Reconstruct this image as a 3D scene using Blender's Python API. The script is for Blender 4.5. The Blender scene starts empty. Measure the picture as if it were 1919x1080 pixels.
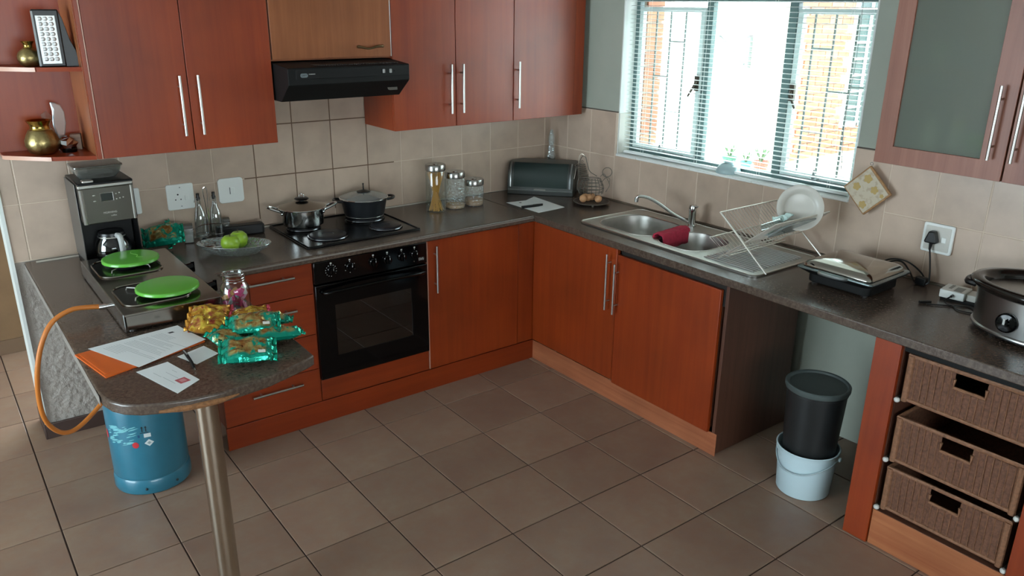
import bpy, bmesh, math, random
from mathutils import Matrix, Vector, noise
random.seed(7)
SC = bpy.context.scene
COL = SC.collection
# ---------------------------------------------------------------- camera
yaw, pitch, roll = 0.6477142, 0.3417870, 0.0095052
fw = Vector((math.sin(yaw)*math.cos(pitch), math.cos(yaw)*math.cos(pitch), -math.sin(pitch)))
rt = Vector((math.cos(yaw), -math.sin(yaw), 0)); up = rt.cross(fw)
r2 = math.cos(roll)*rt + math.sin(roll)*up; u2 = -math.sin(roll)*rt + math.cos(roll)*up
cd = bpy.data.cameras.new('camera'); cam = bpy.data.objects.new('camera', cd); COL.objects.link(cam)
cd.sensor_fit = 'HORIZONTAL'; cd.sensor_width = 36; cd.lens = 36*1493.308/1919; cd.clip_start = 0.05; cd.clip_end = 200
mw = Matrix.Identity(4)
for i in range(3):
    mw[i][0] = r2[i]; mw[i][1] = u2[i]; mw[i][2] = -fw[i]
mw.translation = Vector((-3.23796, -3.88457, 1.93664)); cam.matrix_world = mw
SC.camera = cam
# ---------------------------------------------------------------- world, sun, area lights, exposure
SC.view_settings.view_transform = 'Standard'; SC.view_settings.look = 'None'
SC.view_settings.gamma = 1; SC.view_settings.use_curve_mapping = False
SC.view_settings.exposure = -0.45
w = bpy.data.worlds.new('World'); SC.world = w; w.use_nodes = True
bg = w.node_tree.nodes['Background']; bg.inputs[0].default_value = (0.80, 0.93, 1.0, 1); bg.inputs[1].default_value = 15
def area(name, loc, rot, sx, sy, power, col):
    l = bpy.data.lights.new(name, 'AREA'); l.shape = 'RECTANGLE'; l.size = sx; l.size_y = sy; l.energy = power; l.color = col
    o = bpy.data.objects.new(name, l); COL.objects.link(o); o.location = loc; o.rotation_euler = rot; return o
sun = bpy.data.lights.new('sun', 'SUN'); sun.energy = 3; sun.angle = 0.01; sun.color = (1, .95, .86)
so = bpy.data.objects.new('sun', sun); COL.objects.link(so); so.rotation_euler = Vector((0.62, 0.42, -1.0)).to_track_quat('-Z', 'Y').to_euler()
# area lamps stand in for daylight at the openings left of and behind the camera
area('daylight_left', (-6.39, -1.275, 1.325), (0, math.radians(-90), 0), 2.05, 2.15, 76, (0.62, 0.86, 1.0))
area('daylight_behind', (-3.4, -6.59, 1.55), (math.radians(90), 0, 0), 3.2, 1.1, 17, (1.0, 0.93, 0.84))

# ---------------------------------------------------------------- helpers
def lin(h):
    if isinstance(h, tuple): return h
    v = [int(h[i:i+2], 16)/255 for i in (0, 2, 4)]
    return tuple((c/12.92 if c <= .04045 else ((c+.055)/1.055)**2.4) for c in v)
class N:
    def __init__(s, name):
        s.m = bpy.data.materials.new(name); s.m.use_nodes = True; s.t = s.m.node_tree
        s.b = s.t.nodes['Principled BSDF']; s.out = s.t.nodes['Material Output']
    def n(s, typ, **kw):
        x = s.t.nodes.new(typ)
        for k, v in kw.items():
            if k in x.inputs: x.inputs[k].default_value = v
            else: setattr(x, k, v)
        return x
    def l(s, a, b): s.t.links.new(a, b)
    def coord(s, scale=(1, 1, 1), kind='Object', shift=False):
        tc = s.n('ShaderNodeTexCoord'); mp = s.n('ShaderNodeMapping'); mp.inputs['Scale'].default_value = scale
        s.l(tc.outputs[kind], mp.inputs['Vector'])
        if shift:
            oi = s.n('ShaderNodeObjectInfo'); mu = s.n('ShaderNodeMath', operation='MULTIPLY'); mu.inputs[1].default_value = 37
            s.l(oi.outputs['Random'], mu.inputs[0]); cb = s.n('ShaderNodeCombineXYZ')
            for k in range(3): s.l(mu.outputs[0], cb.inputs[k])
            s.l(cb.outputs[0], mp.inputs['Location'])
        return mp.outputs[0]
def mixc(s, fac, a, b, blend='MIX'):
    x = s.n('ShaderNodeMix', data_type='RGBA', blend_type=blend)
    if isinstance(fac, (int, float)): x.inputs[0].default_value = fac
    else: s.l(fac, x.inputs[0])
    for k, c in ((6, a), (7, b)):
        if isinstance(c, tuple): x.inputs[k].default_value = (*c[:3], 1)
        else: s.l(c, x.inputs[k])
    return x.outputs[2]
def mapr(s, v, a, b, c, d):
    x = s.n('ShaderNodeMapRange'); s.l(v, x.inputs[0])
    for i, q in enumerate((a, b, c, d)): x.inputs[i+1].default_value = q
    return x.outputs[0]
def pm(name, h, rough=.5, metal=0, spec=.5, coat=0, vary=0, vs=8, bump=0, bs=60, rnd=0, kind='Object', bdist=.002):
    s = N(name); b = s.b; c = lin(h)
    b.inputs['Roughness'].default_value = rough; b.inputs['Metallic'].default_value = metal
    b.inputs['Specular IOR Level'].default_value = spec; b.inputs['Coat Weight'].default_value = coat
    col = None
    if vary:
        no = s.n('ShaderNodeTexNoise', Scale=vs, Detail=4.0); s.l(s.coord(kind=kind, shift=bool(rnd)), no.inputs['Vector'])
        col = mixc(s, mapr(s, no.outputs[0], .3, .7, 0, 1), tuple(x*(1-vary) for x in c), tuple(min(1, x*(1+vary)) for x in c))
    if rnd:
        oi = s.n('ShaderNodeObjectInfo'); f = mapr(s, oi.outputs['Random'], 0, 1, 1-rnd, 1+rnd)
        cb = s.n('ShaderNodeCombineColor')
        for k in range(3): s.l(f, cb.inputs[k])
        col = mixc(s, 1.0, col if col is not None else c, cb.outputs[0], 'MULTIPLY')
    if col is not None: s.l(col, b.inputs['Base Color'])
    else: b.inputs['Base Color'].default_value = (*c, 1)
    if bump:
        n2 = s.n('ShaderNodeTexNoise', Scale=bs, Detail=3.0); s.l(s.coord(kind=kind), n2.inputs['Vector'])
        bp = s.n('ShaderNodeBump', Strength=bump, Distance=bdist); s.l(n2.outputs[0], bp.inputs['Height']); s.l(bp.outputs[0], b.inputs['Normal'])
    return s.m
def wood(name, a, b_, rough=.33, axis='z', blotch=.25, coat=0.0):
    s = N(name); sc = {'z': (30, 30, 1.2), 'x': (1.2, 30, 30), 'y': (30, 1.2, 30)}[axis]
    no = s.n('ShaderNodeTexNoise', Scale=1.0, Detail=6.0, Roughness=.62, Distortion=.4); s.l(s.coord(sc, shift=True), no.inputs['Vector'])
    bl = s.n('ShaderNodeTexNoise', Scale=2.6, Detail=3.0); s.l(s.coord(shift=True), bl.inputs['Vector'])
    c = mixc(s, mapr(s, no.outputs[0], .3, .72, 0, 1), lin(a), lin(b_))
    cb = s.n('ShaderNodeCombineColor'); f = mapr(s, bl.outputs[0], .3, .7, 1-blotch, 1+blotch)
    for k in range(3): s.l(f, cb.inputs[k])
    c = mixc(s, 1.0, c, cb.outputs[0], 'MULTIPLY'); s.l(c, s.b.inputs['Base Color'])
    s.b.inputs['Roughness'].default_value = rough; s.b.inputs['Coat Weight'].default_value = coat; s.b.inputs['Coat Roughness'].default_value = .25
    bp = s.n('ShaderNodeBump', Strength=.12, Distance=.0006); s.l(no.outputs[0], bp.inputs['Height']); s.l(bp.outputs[0], s.b.inputs['Normal'])
    return s.m
def glass(name, tint='ffffff', gl=.12, rough=.02, dens=.0, bump=0):
    # thin clear glass: transparent with a fresnel gloss, a little body colour
    s = N(name); tr = s.n('ShaderNodeBsdfTransparent'); tr.inputs[0].default_value = (*lin(tint), 1)
    gg = s.n('ShaderNodeBsdfGlossy'); gg.inputs['Roughness'].default_value = rough
    lw = s.n('ShaderNodeLayerWeight', Blend=.35); f = mapr(s, lw.outputs['Facing'], 0, 1, gl*.5, min(1, gl*5))
    if bump:
        n2 = s.n('ShaderNodeTexVoronoi', Scale=bump); s.l(s.coord(), n2.inputs['Vector'])
        bp = s.n('ShaderNodeBump', Strength=1.0, Distance=.006); s.l(n2.outputs[0], bp.inputs['Height'])
        s.l(bp.outputs[0], gg.inputs['Normal']); s.l(bp.outputs[0], lw.inputs['Normal'])
    mx = s.n('ShaderNodeMixShader'); s.l(f, mx.inputs[0]); s.l(tr.outputs[0], mx.inputs[1]); s.l(gg.outputs[0], mx.inputs[2])
    o = mx.outputs[0]
    if dens:
        df = s.n('ShaderNodeBsdfDiffuse'); df.inputs[0].default_value = (*lin(tint), 1)
        m2 = s.n('ShaderNodeMixShader'); m2.inputs[0].default_value = dens; s.l(o, m2.inputs[1]); s.l(df.outputs[0], m2.inputs[2]); o = m2.outputs[0]
    s.l(o, s.out.inputs['Surface']); return s.m

class G:
    def __init__(s): s.b = bmesh.new()
    def pts(s, L): return [s.b.verts.new(p) for p in L]
    def f(s, vs):
        try: return s.b.faces.new(vs)
        except ValueError: return None
    def box(s, x0, y0, z0, x1, y1, z1):
        x0, x1 = sorted((x0, x1)); y0, y1 = sorted((y0, y1)); z0, z1 = sorted((z0, z1))
        v = s.pts([(x0,y0,z0),(x1,y0,z0),(x1,y1,z0),(x0,y1,z0),(x0,y0,z1),(x1,y0,z1),(x1,y1,z1),(x0,y1,z1)])
        for q in ((3,2,1,0),(4,5,6,7),(0,1,5,4),(1,2,6,5),(2,3,7,6),(3,0,4,7)): s.f([v[i] for i in q])
        return s
    def rings(s, R, closed=False, cap=True):
        vs = [s.pts(r) for r in R]; n = len(R[0]); m = len(vs)
        for i in range(m if closed else m-1):
            a, b = vs[i], vs[(i+1) % m]
            for j in range(n): s.f([a[j], a[(j+1) % n], b[(j+1) % n], b[j]])
        if cap and not closed: s.f(vs[0][::-1]); s.f(vs[-1])
        return s
    def lathe(s, prof, c=(0,0,0), n=28, sx=1, sy=1, cap=True, lobes=0, amp=0):
        R = []
        for r, z in prof:
            r = max(r, 1e-4)
            R.append([(c[0]+r*sx*(1+amp*math.cos(lobes*2*math.pi*j/n))*math.cos(2*math.pi*j/n), c[1]+r*sy*(1+amp*math.cos(lobes*2*math.pi*j/n))*math.sin(2*math.pi*j/n), c[2]+z) for j in range(n)])
        return s.rings(R, cap=cap)
    def tube(s, P_, r, n=8, closed=False, cap=True):
        P_ = [Vector(p) for p in P_]; m = len(P_); R = []; nrm = None
        rr = r if isinstance(r, (list, tuple)) else [r]*m
        for i in range(m):
            a = P_[i-1] if (i > 0 or closed) else P_[i]; b = P_[(i+1) % m] if (i < m-1 or closed) else P_[i]
            t = (b-a).normalized()
            if nrm is None: nrm = t.orthogonal().normalized()
            nrm = (nrm - t*nrm.dot(t))
            nrm = nrm.normalized() if nrm.length > 1e-6 else t.orthogonal().normalized()
            bi = t.cross(nrm)
            R.append([tuple(P_[i]+rr[i]*(nrm*math.cos(2*math.pi*j/n)+bi*math.sin(2*math.pi*j/n))) for j in range(n)])
        return s.rings(R, closed=closed, cap=cap)
    def cyl(s, a, b, r, rb=None, n=20): return s.tube([a, b], [r, rb if rb is not None else r], n)
    def ring(s, c, r, t, n=32, m=8, sx=1, sy=1, ax='z'):
        L = []
        for i in range(n):
            a = 2*math.pi*i/n; x, y = r*sx*math.cos(a), r*sy*math.sin(a)
            L.append({'z': (c[0]+x, c[1]+y, c[2]), 'x': (c[0], c[1]+x, c[2]+y), 'y': (c[0]+x, c[1], c[2]+y)}[ax])
        return s.tube(L, t, m, closed=True)
    def ball(s, c, r, n=16, m=10):
        if not isinstance(r, (tuple, list)): r = (r, r, r)
        R = [[(c[0]+r[0]*math.sin(math.pi*i/m)*math.cos(2*math.pi*j/n), c[1]+r[1]*math.sin(math.pi*i/m)*math.sin(2*math.pi*j/n), c[2]-r[2]*math.cos(math.pi*i/m)) for j in range(n)] for i in range(1, m)]
        return s.rings(R)
    def prism(s, poly, z0, z1, holes=(), ax='z'):
        def mp(x, y, z): return {'z': (x, y, z), 'x': (z, x, y), 'y': (x, z, y)}[ax]
        b = s.b; E = []; top = []
        for lp in [poly]+list(holes):
            v = [b.verts.new(mp(x, y, z1)) for x, y in lp]; top.append(v)
            E += [b.edges.new((v[i], v[(i+1) % len(v)])) for i in range(len(v))]
        if holes:
            r = bmesh.ops.triangle_fill(b, edges=E, use_beauty=True); tf = [g for g in r['geom'] if isinstance(g, bmesh.types.BMFace)]
        else: tf = [b.faces.new(top[0])]
        mpv = {}
        for v in top:
            for q in v:
                co = list(q.co); k = {'z': 2, 'x': 0, 'y': 1}[ax]; co[k] = z0; mpv[q] = b.verts.new(co)
        for f in tf: b.faces.new([mpv[q] for q in reversed(f.verts[:])])
        for v in top:
            for i in range(len(v)):
                a, c = v[i], v[(i+1) % len(v)]; s.f([a, c, mpv[c], mpv[a]])
        return s
    def xf(s, M_): bmesh.ops.transform(s.b, matrix=M_, verts=s.b.verts); return s
    def jit(s, amp, sc=20, seed=0):
        for v in s.b.verts:
            v.co += noise.noise_vector(v.co*sc+Vector((seed, seed*1.7, 0)))*amp
        return s
MW = {}
def tag(o, label=None, cat=None, group=None, kind=None):
    if label: o['label'] = label
    if cat: o['category'] = cat
    if group: o['group'] = group
    if kind: o['kind'] = kind
    return o
def T(name, label, cat, loc=(0,0,0), rz=0, group=None, kind=None, rot=None):
    o = bpy.data.objects.new(name, None); COL.objects.link(o); o.empty_display_size = .05
    o.location = loc; o.rotation_euler = rot if rot else (0, 0, rz)
    MW[o] = Matrix.Translation(loc) @ o.rotation_euler.to_matrix().to_4x4()
    return tag(o, label, cat, group, kind)
def mesh_of(name, g, mat, smooth=35):
    b = g.b; bmesh.ops.recalc_face_normals(b, faces=b.faces)
    for f in b.faces: f.smooth = smooth > 0
    if smooth > 0:
        th = math.radians(smooth)
        for e in b.edges: e.smooth = not (len(e.link_faces) == 2 and e.calc_face_angle(0) > th)
    me = bpy.data.meshes.new(name); b.to_mesh(me); b.free()
    if mat: me.materials.append(mat)
    return me
def P(name, g, mat, par=None, world=False, bev=0, smooth=35, label=None, kind=None, loc=None, rot=None, cat=None, group=None, seg=2):
    if world and par is not None: g.xf(MW[par].inverted())
    me = g if isinstance(g, bpy.types.Mesh) else mesh_of(name, g, mat, smooth)
    o = bpy.data.objects.new(name, me); COL.objects.link(o)
    o.location = loc or (0, 0, 0); o.rotation_euler = rot or (0, 0, 0)
    base = Matrix.Identity(4)
    if par is not None: o.parent = par; base = MW[par]
    MW[o] = base @ Matrix.Translation(o.location) @ o.rotation_euler.to_matrix().to_4x4()
    if bev:
        md = o.modifiers.new('bevel', 'BEVEL'); md.width = bev; md.segments = seg; md.limit_method = 'ANGLE'; md.angle_limit = math.radians(40); md.harden_normals = False
    return tag(o, label, cat, group, kind)
def dup(o, loc=None, rot=None, label=None, par=None):
    c = o.copy(); COL.objects.link(c)
    if par is not None: c.parent = par
    if loc is not None: c.location = loc
    if rot is not None: c.rotation_euler = rot
    if label: c['label'] = label
    for ch in [k for k in bpy.data.objects if k.parent == o]: dup(ch, par=c)
    return c
def text(name, s, size, mat, par, loc, rot, ext=.0003):
    cu = bpy.data.curves.new(name, 'FONT'); cu.body = s; cu.size = size; cu.extrude = ext; cu.align_x = 'CENTER'; cu.align_y = 'CENTER'
    o = bpy.data.objects.new(name, cu); COL.objects.link(o)
    dg = bpy.context.evaluated_depsgraph_get(); me = bpy.data.meshes.new_from_object(o.evaluated_get(dg)); me.materials.clear(); me.materials.append(mat)
    bpy.data.objects.remove(o); return P(name, me, mat, par, loc=loc, rot=rot)
def rrect(x0, y0, x1, y1, r, n=6):
    L = []
    for cx, cy, a0 in ((x1-r, y1-r, 0), (x0+r, y1-r, 90), (x0+r, y0+r, 180), (x1-r, y0+r, 270)):
        for k in range(n+1):
            a = math.radians(a0+90*k/n); L.append((cx+r*math.cos(a), cy+r*math.sin(a)))
    return L
def cmr(pts, k=6):
    P_ = [Vector(p) for p in pts]; P_ = [2*P_[0]-P_[1]]+P_+[2*P_[-1]-P_[-2]]; out = []
    for i in range(1, len(P_)-2):
        for j in range(k):
            t = j/k; a, b, c, d = P_[i-1:i+3]
            out.append(.5*((2*b)+(c-a)*t+(2*a-5*b+4*c-d)*t*t+(3*b-a-3*c+d)*t**3))
    out.append(P_[-2]); return out

# ---------------------------------------------------------------- materials
W_RED = wood('cherry_laminate', '7e2a08', '8e380e', .38, blotch=.2, coat=.12)
W_REDH = wood('cherry_laminate_flat', '78280a', '883410', .34, axis='x', blotch=.14)
W_REDY = wood('cherry_laminate_side_grain', '8a4a2c', 'a86a44', .4, axis='y', blotch=.15)
W_FLAP = wood('brown_veneer', '80492a', '965a38', .32, axis='z', blotch=.18)
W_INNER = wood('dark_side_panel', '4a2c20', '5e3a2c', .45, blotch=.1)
W_GLZ = wood('muted_cherry_frame', '7c4a3a', '94604c', .4, axis='z', blotch=.1)
EDGE = pm('pale_edging', 'c79b86', .35)
GAP = pm('gap_shade_black', '1a1512', .8)
def worktop_mat():
    s = N('speckled_worktop'); v = s.n('ShaderNodeTexNoise', Scale=90.0, Detail=5.0, Roughness=.7); s.l(s.coord(), v.inputs['Vector'])
    g = s.n('ShaderNodeTexNoise', Scale=9.0, Detail=3.0); s.l(s.coord(), g.inputs['Vector'])
    c = mixc(s, mapr(s, v.outputs[0], .42, .62, 0, 1), lin('473930'), lin('5e5046'))
    c = mixc(s, mapr(s, g.outputs[0], .35, .7, 0, .5), c, lin('544841'))
    s.l(c, s.b.inputs['Base Color']); s.b.inputs['Roughness'].default_value = .25; s.b.inputs['Specular IOR Level'].default_value = .6
    bp = s.n('ShaderNodeBump', Strength=.06, Distance=.0004); s.l(v.outputs[0], bp.inputs['Height']); s.l(bp.outputs[0], s.b.inputs['Normal'])
    return s.m
TOP = worktop_mat()
FTILE = None
def floor_mat():
    s = N('floor_tile_glaze'); a = s.n('ShaderNodeTexNoise', Scale=5.0, Detail=6.0, Roughness=.6); s.l(s.coord(shift=True), a.inputs['Vector'])
    b = s.n('ShaderNodeTexNoise', Scale=26.0, Detail=4.0); s.l(s.coord(shift=True), b.inputs['Vector'])
    c = mixc(s, mapr(s, a.outputs[0], .3, .7, 0, 1), lin('82685a'), lin('927c6a'))
    c = mixc(s, mapr(s, b.outputs[0], .35, .7, 0, .45), c, lin('8c6852'))
    oi = s.n('ShaderNodeObjectInfo'); rf = mapr(s, oi.outputs['Random'], 0, 1, .9, 1.1)
    cb = s.n('ShaderNodeCombineColor')
    for k in range(3): s.l(rf, cb.inputs[k])
    c = mixc(s, 1.0, c, cb.outputs[0], 'MULTIPLY')
    s.l(c, s.b.inputs['Base Color']); s.b.inputs['Roughness'].default_value = .38; s.b.inputs['Specular IOR Level'].default_value = .5
    return s.m
FTILE = floor_mat()
GROUT = pm('floor_grout', '3a2822', .9, vary=.2, vs=10)
WTILE = pm('wall_tile_glaze', 'b9a391', .28, vary=.09, vs=9, rnd=.05, bump=.15, bs=14)
WGROUT = pm('wall_grout', 'cdbba8', .9)
WGROUTD = pm('sooty_grout', '6d5644', .9)
PLAST = pm('textured_plaster', 'a39b93', .85, vary=.06, vs=30, bump=1.0, bs=38, bdist=.012)
PAINT = pm('grey_green_paint', '9ea396', .7, vary=.03)
PAINTW = pm('white_paint', 'd8dcd8', .5, vary=.02)
SKIRT = pm('brown_skirting_tile', '3e2c26', .5, vary=.15)
CEIL = pm('ceiling_paint', 'cfcfca', .8)
BEIGE = pm('beige_passage_paint', '745a3e', .7, vary=.1)
STEEL = pm('brushed_steel', 'cfccc6', .3, 1.0)
STEELD = pm('satin_steel', 'b2b0aa', .42, 1.0, vary=.05, vs=30)
CHROME = pm('chrome', 'd6d8d8', .08, 1.0)
BARM = pm('brushed_nickel_bar', 'b9b7b2', .3, 1.0)
BLACK = pm('black_plastic', '0d0d0e', .35)
BLACKG = pm('black_gloss', '040405', .08, spec=.3)
BLACKM = pm('matt_black', '0b0b0b', .6, spec=.25)
GREY = pm('grey_plastic', '8b8f8f', .4)
WHITE = pm('white_plastic', 'e2e4df', .4)
WHITEC = pm('white_ceramic', 'c4c1b8', .3)
PAPER = pm('white_paper', 'dfe2e2', .7)
INK = pm('grey_ink', '7e8388', .8); INKD = pm('dark_ink', '2c2c30', .8)
BRASS = pm('hammered_brass', 'a08e60', .34, 1.0, vary=.2, vs=60, bump=.6, bs=90)
BRASSP = pm('polished_brass', 'b89a50', .15, 1.0)
GREEN = pm('lime_plastic', '5ca83c', .25, coat=.2)
GREENA = pm('green_apple_skin', '8cae30', .35, vary=.2, vs=25)
EGG = pm('eggshell_brown', 'b98a62', .6, vary=.08)
GLASS = glass('clear_glass', 'f4fafa', .14)
GLASSC = glass('cut_glass', 'e6efee', .3, .05, dens=.12, bump=60)
PANE = glass('window_pane', 'fafffd', .05)
GASBLUE = pm('teal_blue_enamel', '2c6e84', .3, coat=.3, vary=.06, vs=20)
RUBBER = pm('orange_hose_rubber', 'c0702a', .45)
ORANGE = pm('orange_envelope', 'd5601c', .45)
REDC = pm('crimson_cloth', 'a3233c', .95, vary=.15, vs=60, bump=.8, bs=220)
FRAME = pm('window_frame_teal_grey', '4d6463', .5)  # backlit shade of the mullions is put into this dark tone
FRAMEL = pm('window_frame_pale', 'b8c6c4', .45)
SLAT = pm('blind_slat_white', 'e8ecea', .35)
BARG = pm('burglar_bar_grey', '6a7271', .5)
WICK = pm('woven_wicker', '6a4532', .7, vary=.35, vs=90, bump=.8, bs=160)
WICKL = pm('wicker_light_strand', '80583f', .65, vary=.25, vs=90, bump=.8, bs=160)
SPAG = pm('dry_spaghetti', 'd09a48', .5)
GRAIN = pm('grain_brown', 'a97f56', .8, vary=.4, vs=300)
IRON = pm('cast_hotplate', '26262a', .38, .3)
TREDM = pm('pink_wrapper', 'b83f6e', .35)

# ================================================================= SETTING
ry = .029; RL = (-.018, 0, 0)           # right wall stands very slightly off square
by = -.0165; BL = (0, -.012, 0)
tcache = {}
def tile_mesh(w_, h_, d, mat, ax):
    k = (round(w_, 3), round(h_, 3), ax, mat.name)
    if k not in tcache:
        g = G(); e = .0016
        a = (w_/2, h_/2); p = [(-a[0], -a[1]), (a[0], -a[1]), (a[0], a[1]), (-a[0], a[1])]; q = [(x*(1-e/a[0]), y*(1-e/a[1])) for x, y in p]
        def mp(x, y, z): return {'z': (x, y, z), 'y': (x, -z, y), 'x': (-z, x, y)}[ax]
        g.rings([[mp(x, y, 0) for x, y in p], [mp(x, y, d-e) for x, y in p], [mp(x, y, d) for x, y in q]])
        tcache[k] = mesh_of('tile', g, mat, 20)
    return tcache[k]
# floor
fl = P('floor', G().box(-6.6, -6.6, -.06, .3, 3.6, -.004), GROUT, kind='structure')
S = .35; gp = .0055
for i in range(-9, 5):
    for j in range(-8, 13):
        x0 = -1.66+S*i; y1 = -.77-S*j; x1, y0 = x0+S, y1-S
        if y1 < -4.0 or y0 > 2.7 or x1 < -4.7: continue
        if y1 > .3 and x0 > -2.8: continue
        if y0 > -.45 and x0 > -2.3: continue
        if x0 > .02: continue
        # skip what the picture never sees
        P('tile', tile_mesh(S-gp, S-gp, .006, FTILE, 'z'), None, fl, loc=((x0+x1)/2, (y0+y1)/2, -.006))
# back wall
wb = P('wall_back', G().box(-2.978, .008, 0, .25, .2, 2.6), PLAST, kind='structure', loc=BL, rot=(0, 0, by))
P('end_reveal', G().box(-2.992, -.004, 0, -2.9785, .2, 2.6), PAINTW, wb)  # white colour also takes in the light falling here from the left
P('grout_bed', G().box(-2.978, .0016, .86, .02, .0078, 1.612), WGROUT, wb)
P('grout_bed', G().box(-1.95, .0011, .9, -1.12, .0015, 1.612), WGROUTD, wb)
cols = [-2.978]+[-2.916+.205*k for k in range(6)]+[-1.686, -1.481, -1.278, -1.074, -.872, -.675, -.473, -.269, -.064, .015]
for k in range(len(cols)-1):
    a, b_ = cols[k], cols[k+1]
    for z0, z1 in ((.862, 1.112), (1.112, 1.366), (1.366, 1.61)):
        if z0 > 1.2 and a > -.3 and z0 > 1.3: continue
        P('tile', tile_mesh(b_-a-.004, z1-z0-.004, .0065, WTILE, 'y'), None, wb, loc=((a+b_)/2, .0068, (z0+z1)/2))
P('baseboard_back', G().box(-2.99, -.012, 0, -2.3, .0, .075).box(-2.998, -.012, 0, -2.988, .22, .075), SKIRT, kind='structure', loc=BL, rot=(0, 0, by), bev=.003)
# right wall with the window opening
Y0, Y1, ZS, ZT = -.585, -2.02, 1.137, 2.15
g = G().box(0.008, Y0, 0, .16, .2, 2.6).box(.008, -7, 0, .16, Y1, 2.6).box(.008, Y1, 0, .16, Y0, ZS-.015).box(.008, Y1, ZT, .16, Y0, 2.6)
wr = P('wall_right', g, PAINT, kind='structure', loc=RL, rot=(0, 0, ry))
BRK = None
def brick_mat():
    s = N('face_brick'); s.l(s.coord((1, 1, 1)), (br := s.n('ShaderNodeTexNoise', Scale=14.0, Detail=3.0)).inputs['Vector'])
    oi = s.n('ShaderNodeObjectInfo')
    c = mixc(s, oi.outputs['Random'], lin('9a6248'), lin('b27e62')); c = mixc(s, mapr(s, br.outputs[0], .3, .7, 0, .5), c, lin('8c5440'))
    s.l(c, s.b.inputs['Base Color']); s.b.inputs['Roughness'].default_value = .85; return s.m
BRK = brick_mat(); MORT = pm('mortar', 'b5a698', .9)
g = G().box(.16, Y0-.02, -.3, .30, .4, 2.9).box(.16, -7, -.3, .30, Y1+.02, 2.9).box(.16, Y1+.02, -.3, .30, Y0-.02, ZS-.06).box(.16, Y1+.02, ZT, .30, Y0-.02, 2.9)
P('outer_leaf', g, MORT, wr)
for k in range(14):
    P('brick', G().box(.162, Y0-.0205, 0, .298, Y0-.034, .066), BRK, wr, loc=(0, 0, ZS-.05+k*.077)) if k == 0 else None
bsrc = [o for o in bpy.data.objects if o.name.startswith('brick')][0]
for k in range(1, 14):
    c = bsrc.copy(); COL.objects.link(c); c.parent = wr; c.location = (0, 0, ZS-.05+k*.077)
P('reveal_plaster', G().box(.0075, Y0-.006, ZS, .155, Y0+.001, ZT).box(.0075, Y1-.001, ZS, .155, Y1+.006, ZT), PAINTW, wr)
P('grout_bed', G().box(.0016, Y0+.0, .86, .0078, .02, 1.364).box(.0016, -3.6, .86, .0078, Y1, 1.364).box(.0016, Y1, .86, .0078, Y0, ZS-.014), WGROUT, wr)
yc = [.006]+[.0305-.2015*k for k in range(1, 18)]
for k in range(len(yc)-1):
    a, b_ = yc[k], yc[k+1]
    for z0, z1 in ((.862, 1.112 if not (b_ < Y0 and a > Y1) else 1.122), (1.112, 1.365)):
        segs = [(a, b_)]
        if z0 > 1.1:
            segs = []
            if b_ >= Y0: segs = [(a, b_)]
            elif a > Y0: segs = [(a, Y0-.002)]
            elif a <= Y1: segs = [(a, b_)]
            elif b_ < Y1: segs = [(Y1+.002, b_)]
        for p, q in segs:
            if p-q < .02: continue
            P('tile', tile_mesh(p-q-.004, z1-z0-.004, .0065, WTILE, 'x'), None, wr, loc=(.0068, (p+q)/2, (z0+z1)/2))
P('reveal_tile', G().box(.008, Y0-.0065, ZS, .11, Y0-.009, 1.362), WHITEC, wr)
P('tile_top_edge', G().box(.002, Y0, 1.364, .008, .02, 1.370).box(.002, -3.6, 1.364, .008, Y1, 1.370), pm('dark_joint', '4e463e', .8), wr)
# sill
sl = T('trim_1', None, None, (RL[0], 0, ZS), ry, kind='structure')
P('sill_board', G().box(.0, Y1, -.014, .155, Y0, 0), PAINTW, sl, bev=.004)
for k, (a, b_) in enumerate(((-.588, -.741), (-.746, -1.121), (-1.126, -1.509), (-1.514, -1.888), (-1.893, -2.018))):
    P('sill_nosing', G().box(-.005, a, -.015, .001, b_, -.004), pm('white_glaze', 'e6e9e6', .12) if k == 0 else bpy.data.materials['white_glaze'], sl, bev=.003)
# ceiling, left and near walls (out of the frame; they close the room and hold the openings the daylight comes through)
P('ceiling', G().box(-7.2, -7.2, 2.6, .16, 3.7, 2.7), CEIL, kind='structure')
g = G().box(-6.6, -7, 0, -6.4, -2.35, 2.6).box(-6.6, -.2, 0, -6.4, 3.6, 2.6).box(-6.6, -2.35, 2.35, -6.4, -.2, 2.6)
g.box(-6.6, -2.35, 0, -6.4, -.2, .3)
P('wall_left', g, PAINT, kind='structure')
g = G().box(-6.6, -6.8, 0, -5.0, -6.6, 2.6).box(-1.8, -6.8, 0, .3, -6.6, 2.6).box(-5.0, -6.8, 2.1, -1.8, -6.6, 2.6).box(-5.0, -6.8, 0, -1.8, -6.6, 1.0)
P('wall_front', g, PAINT, kind='structure')
# passage beyond the end of the back wall
P('wall_far', G().box(-6.6, 1.25, 0, -2.6, 1.4, 2.6), BEIGE, kind='structure')
P('baseboard_far', G().box(-6.4, 1.238, 0, -2.6, 1.25, .085), pm('tan_skirting', '6a5440', .6), kind='structure')
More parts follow.
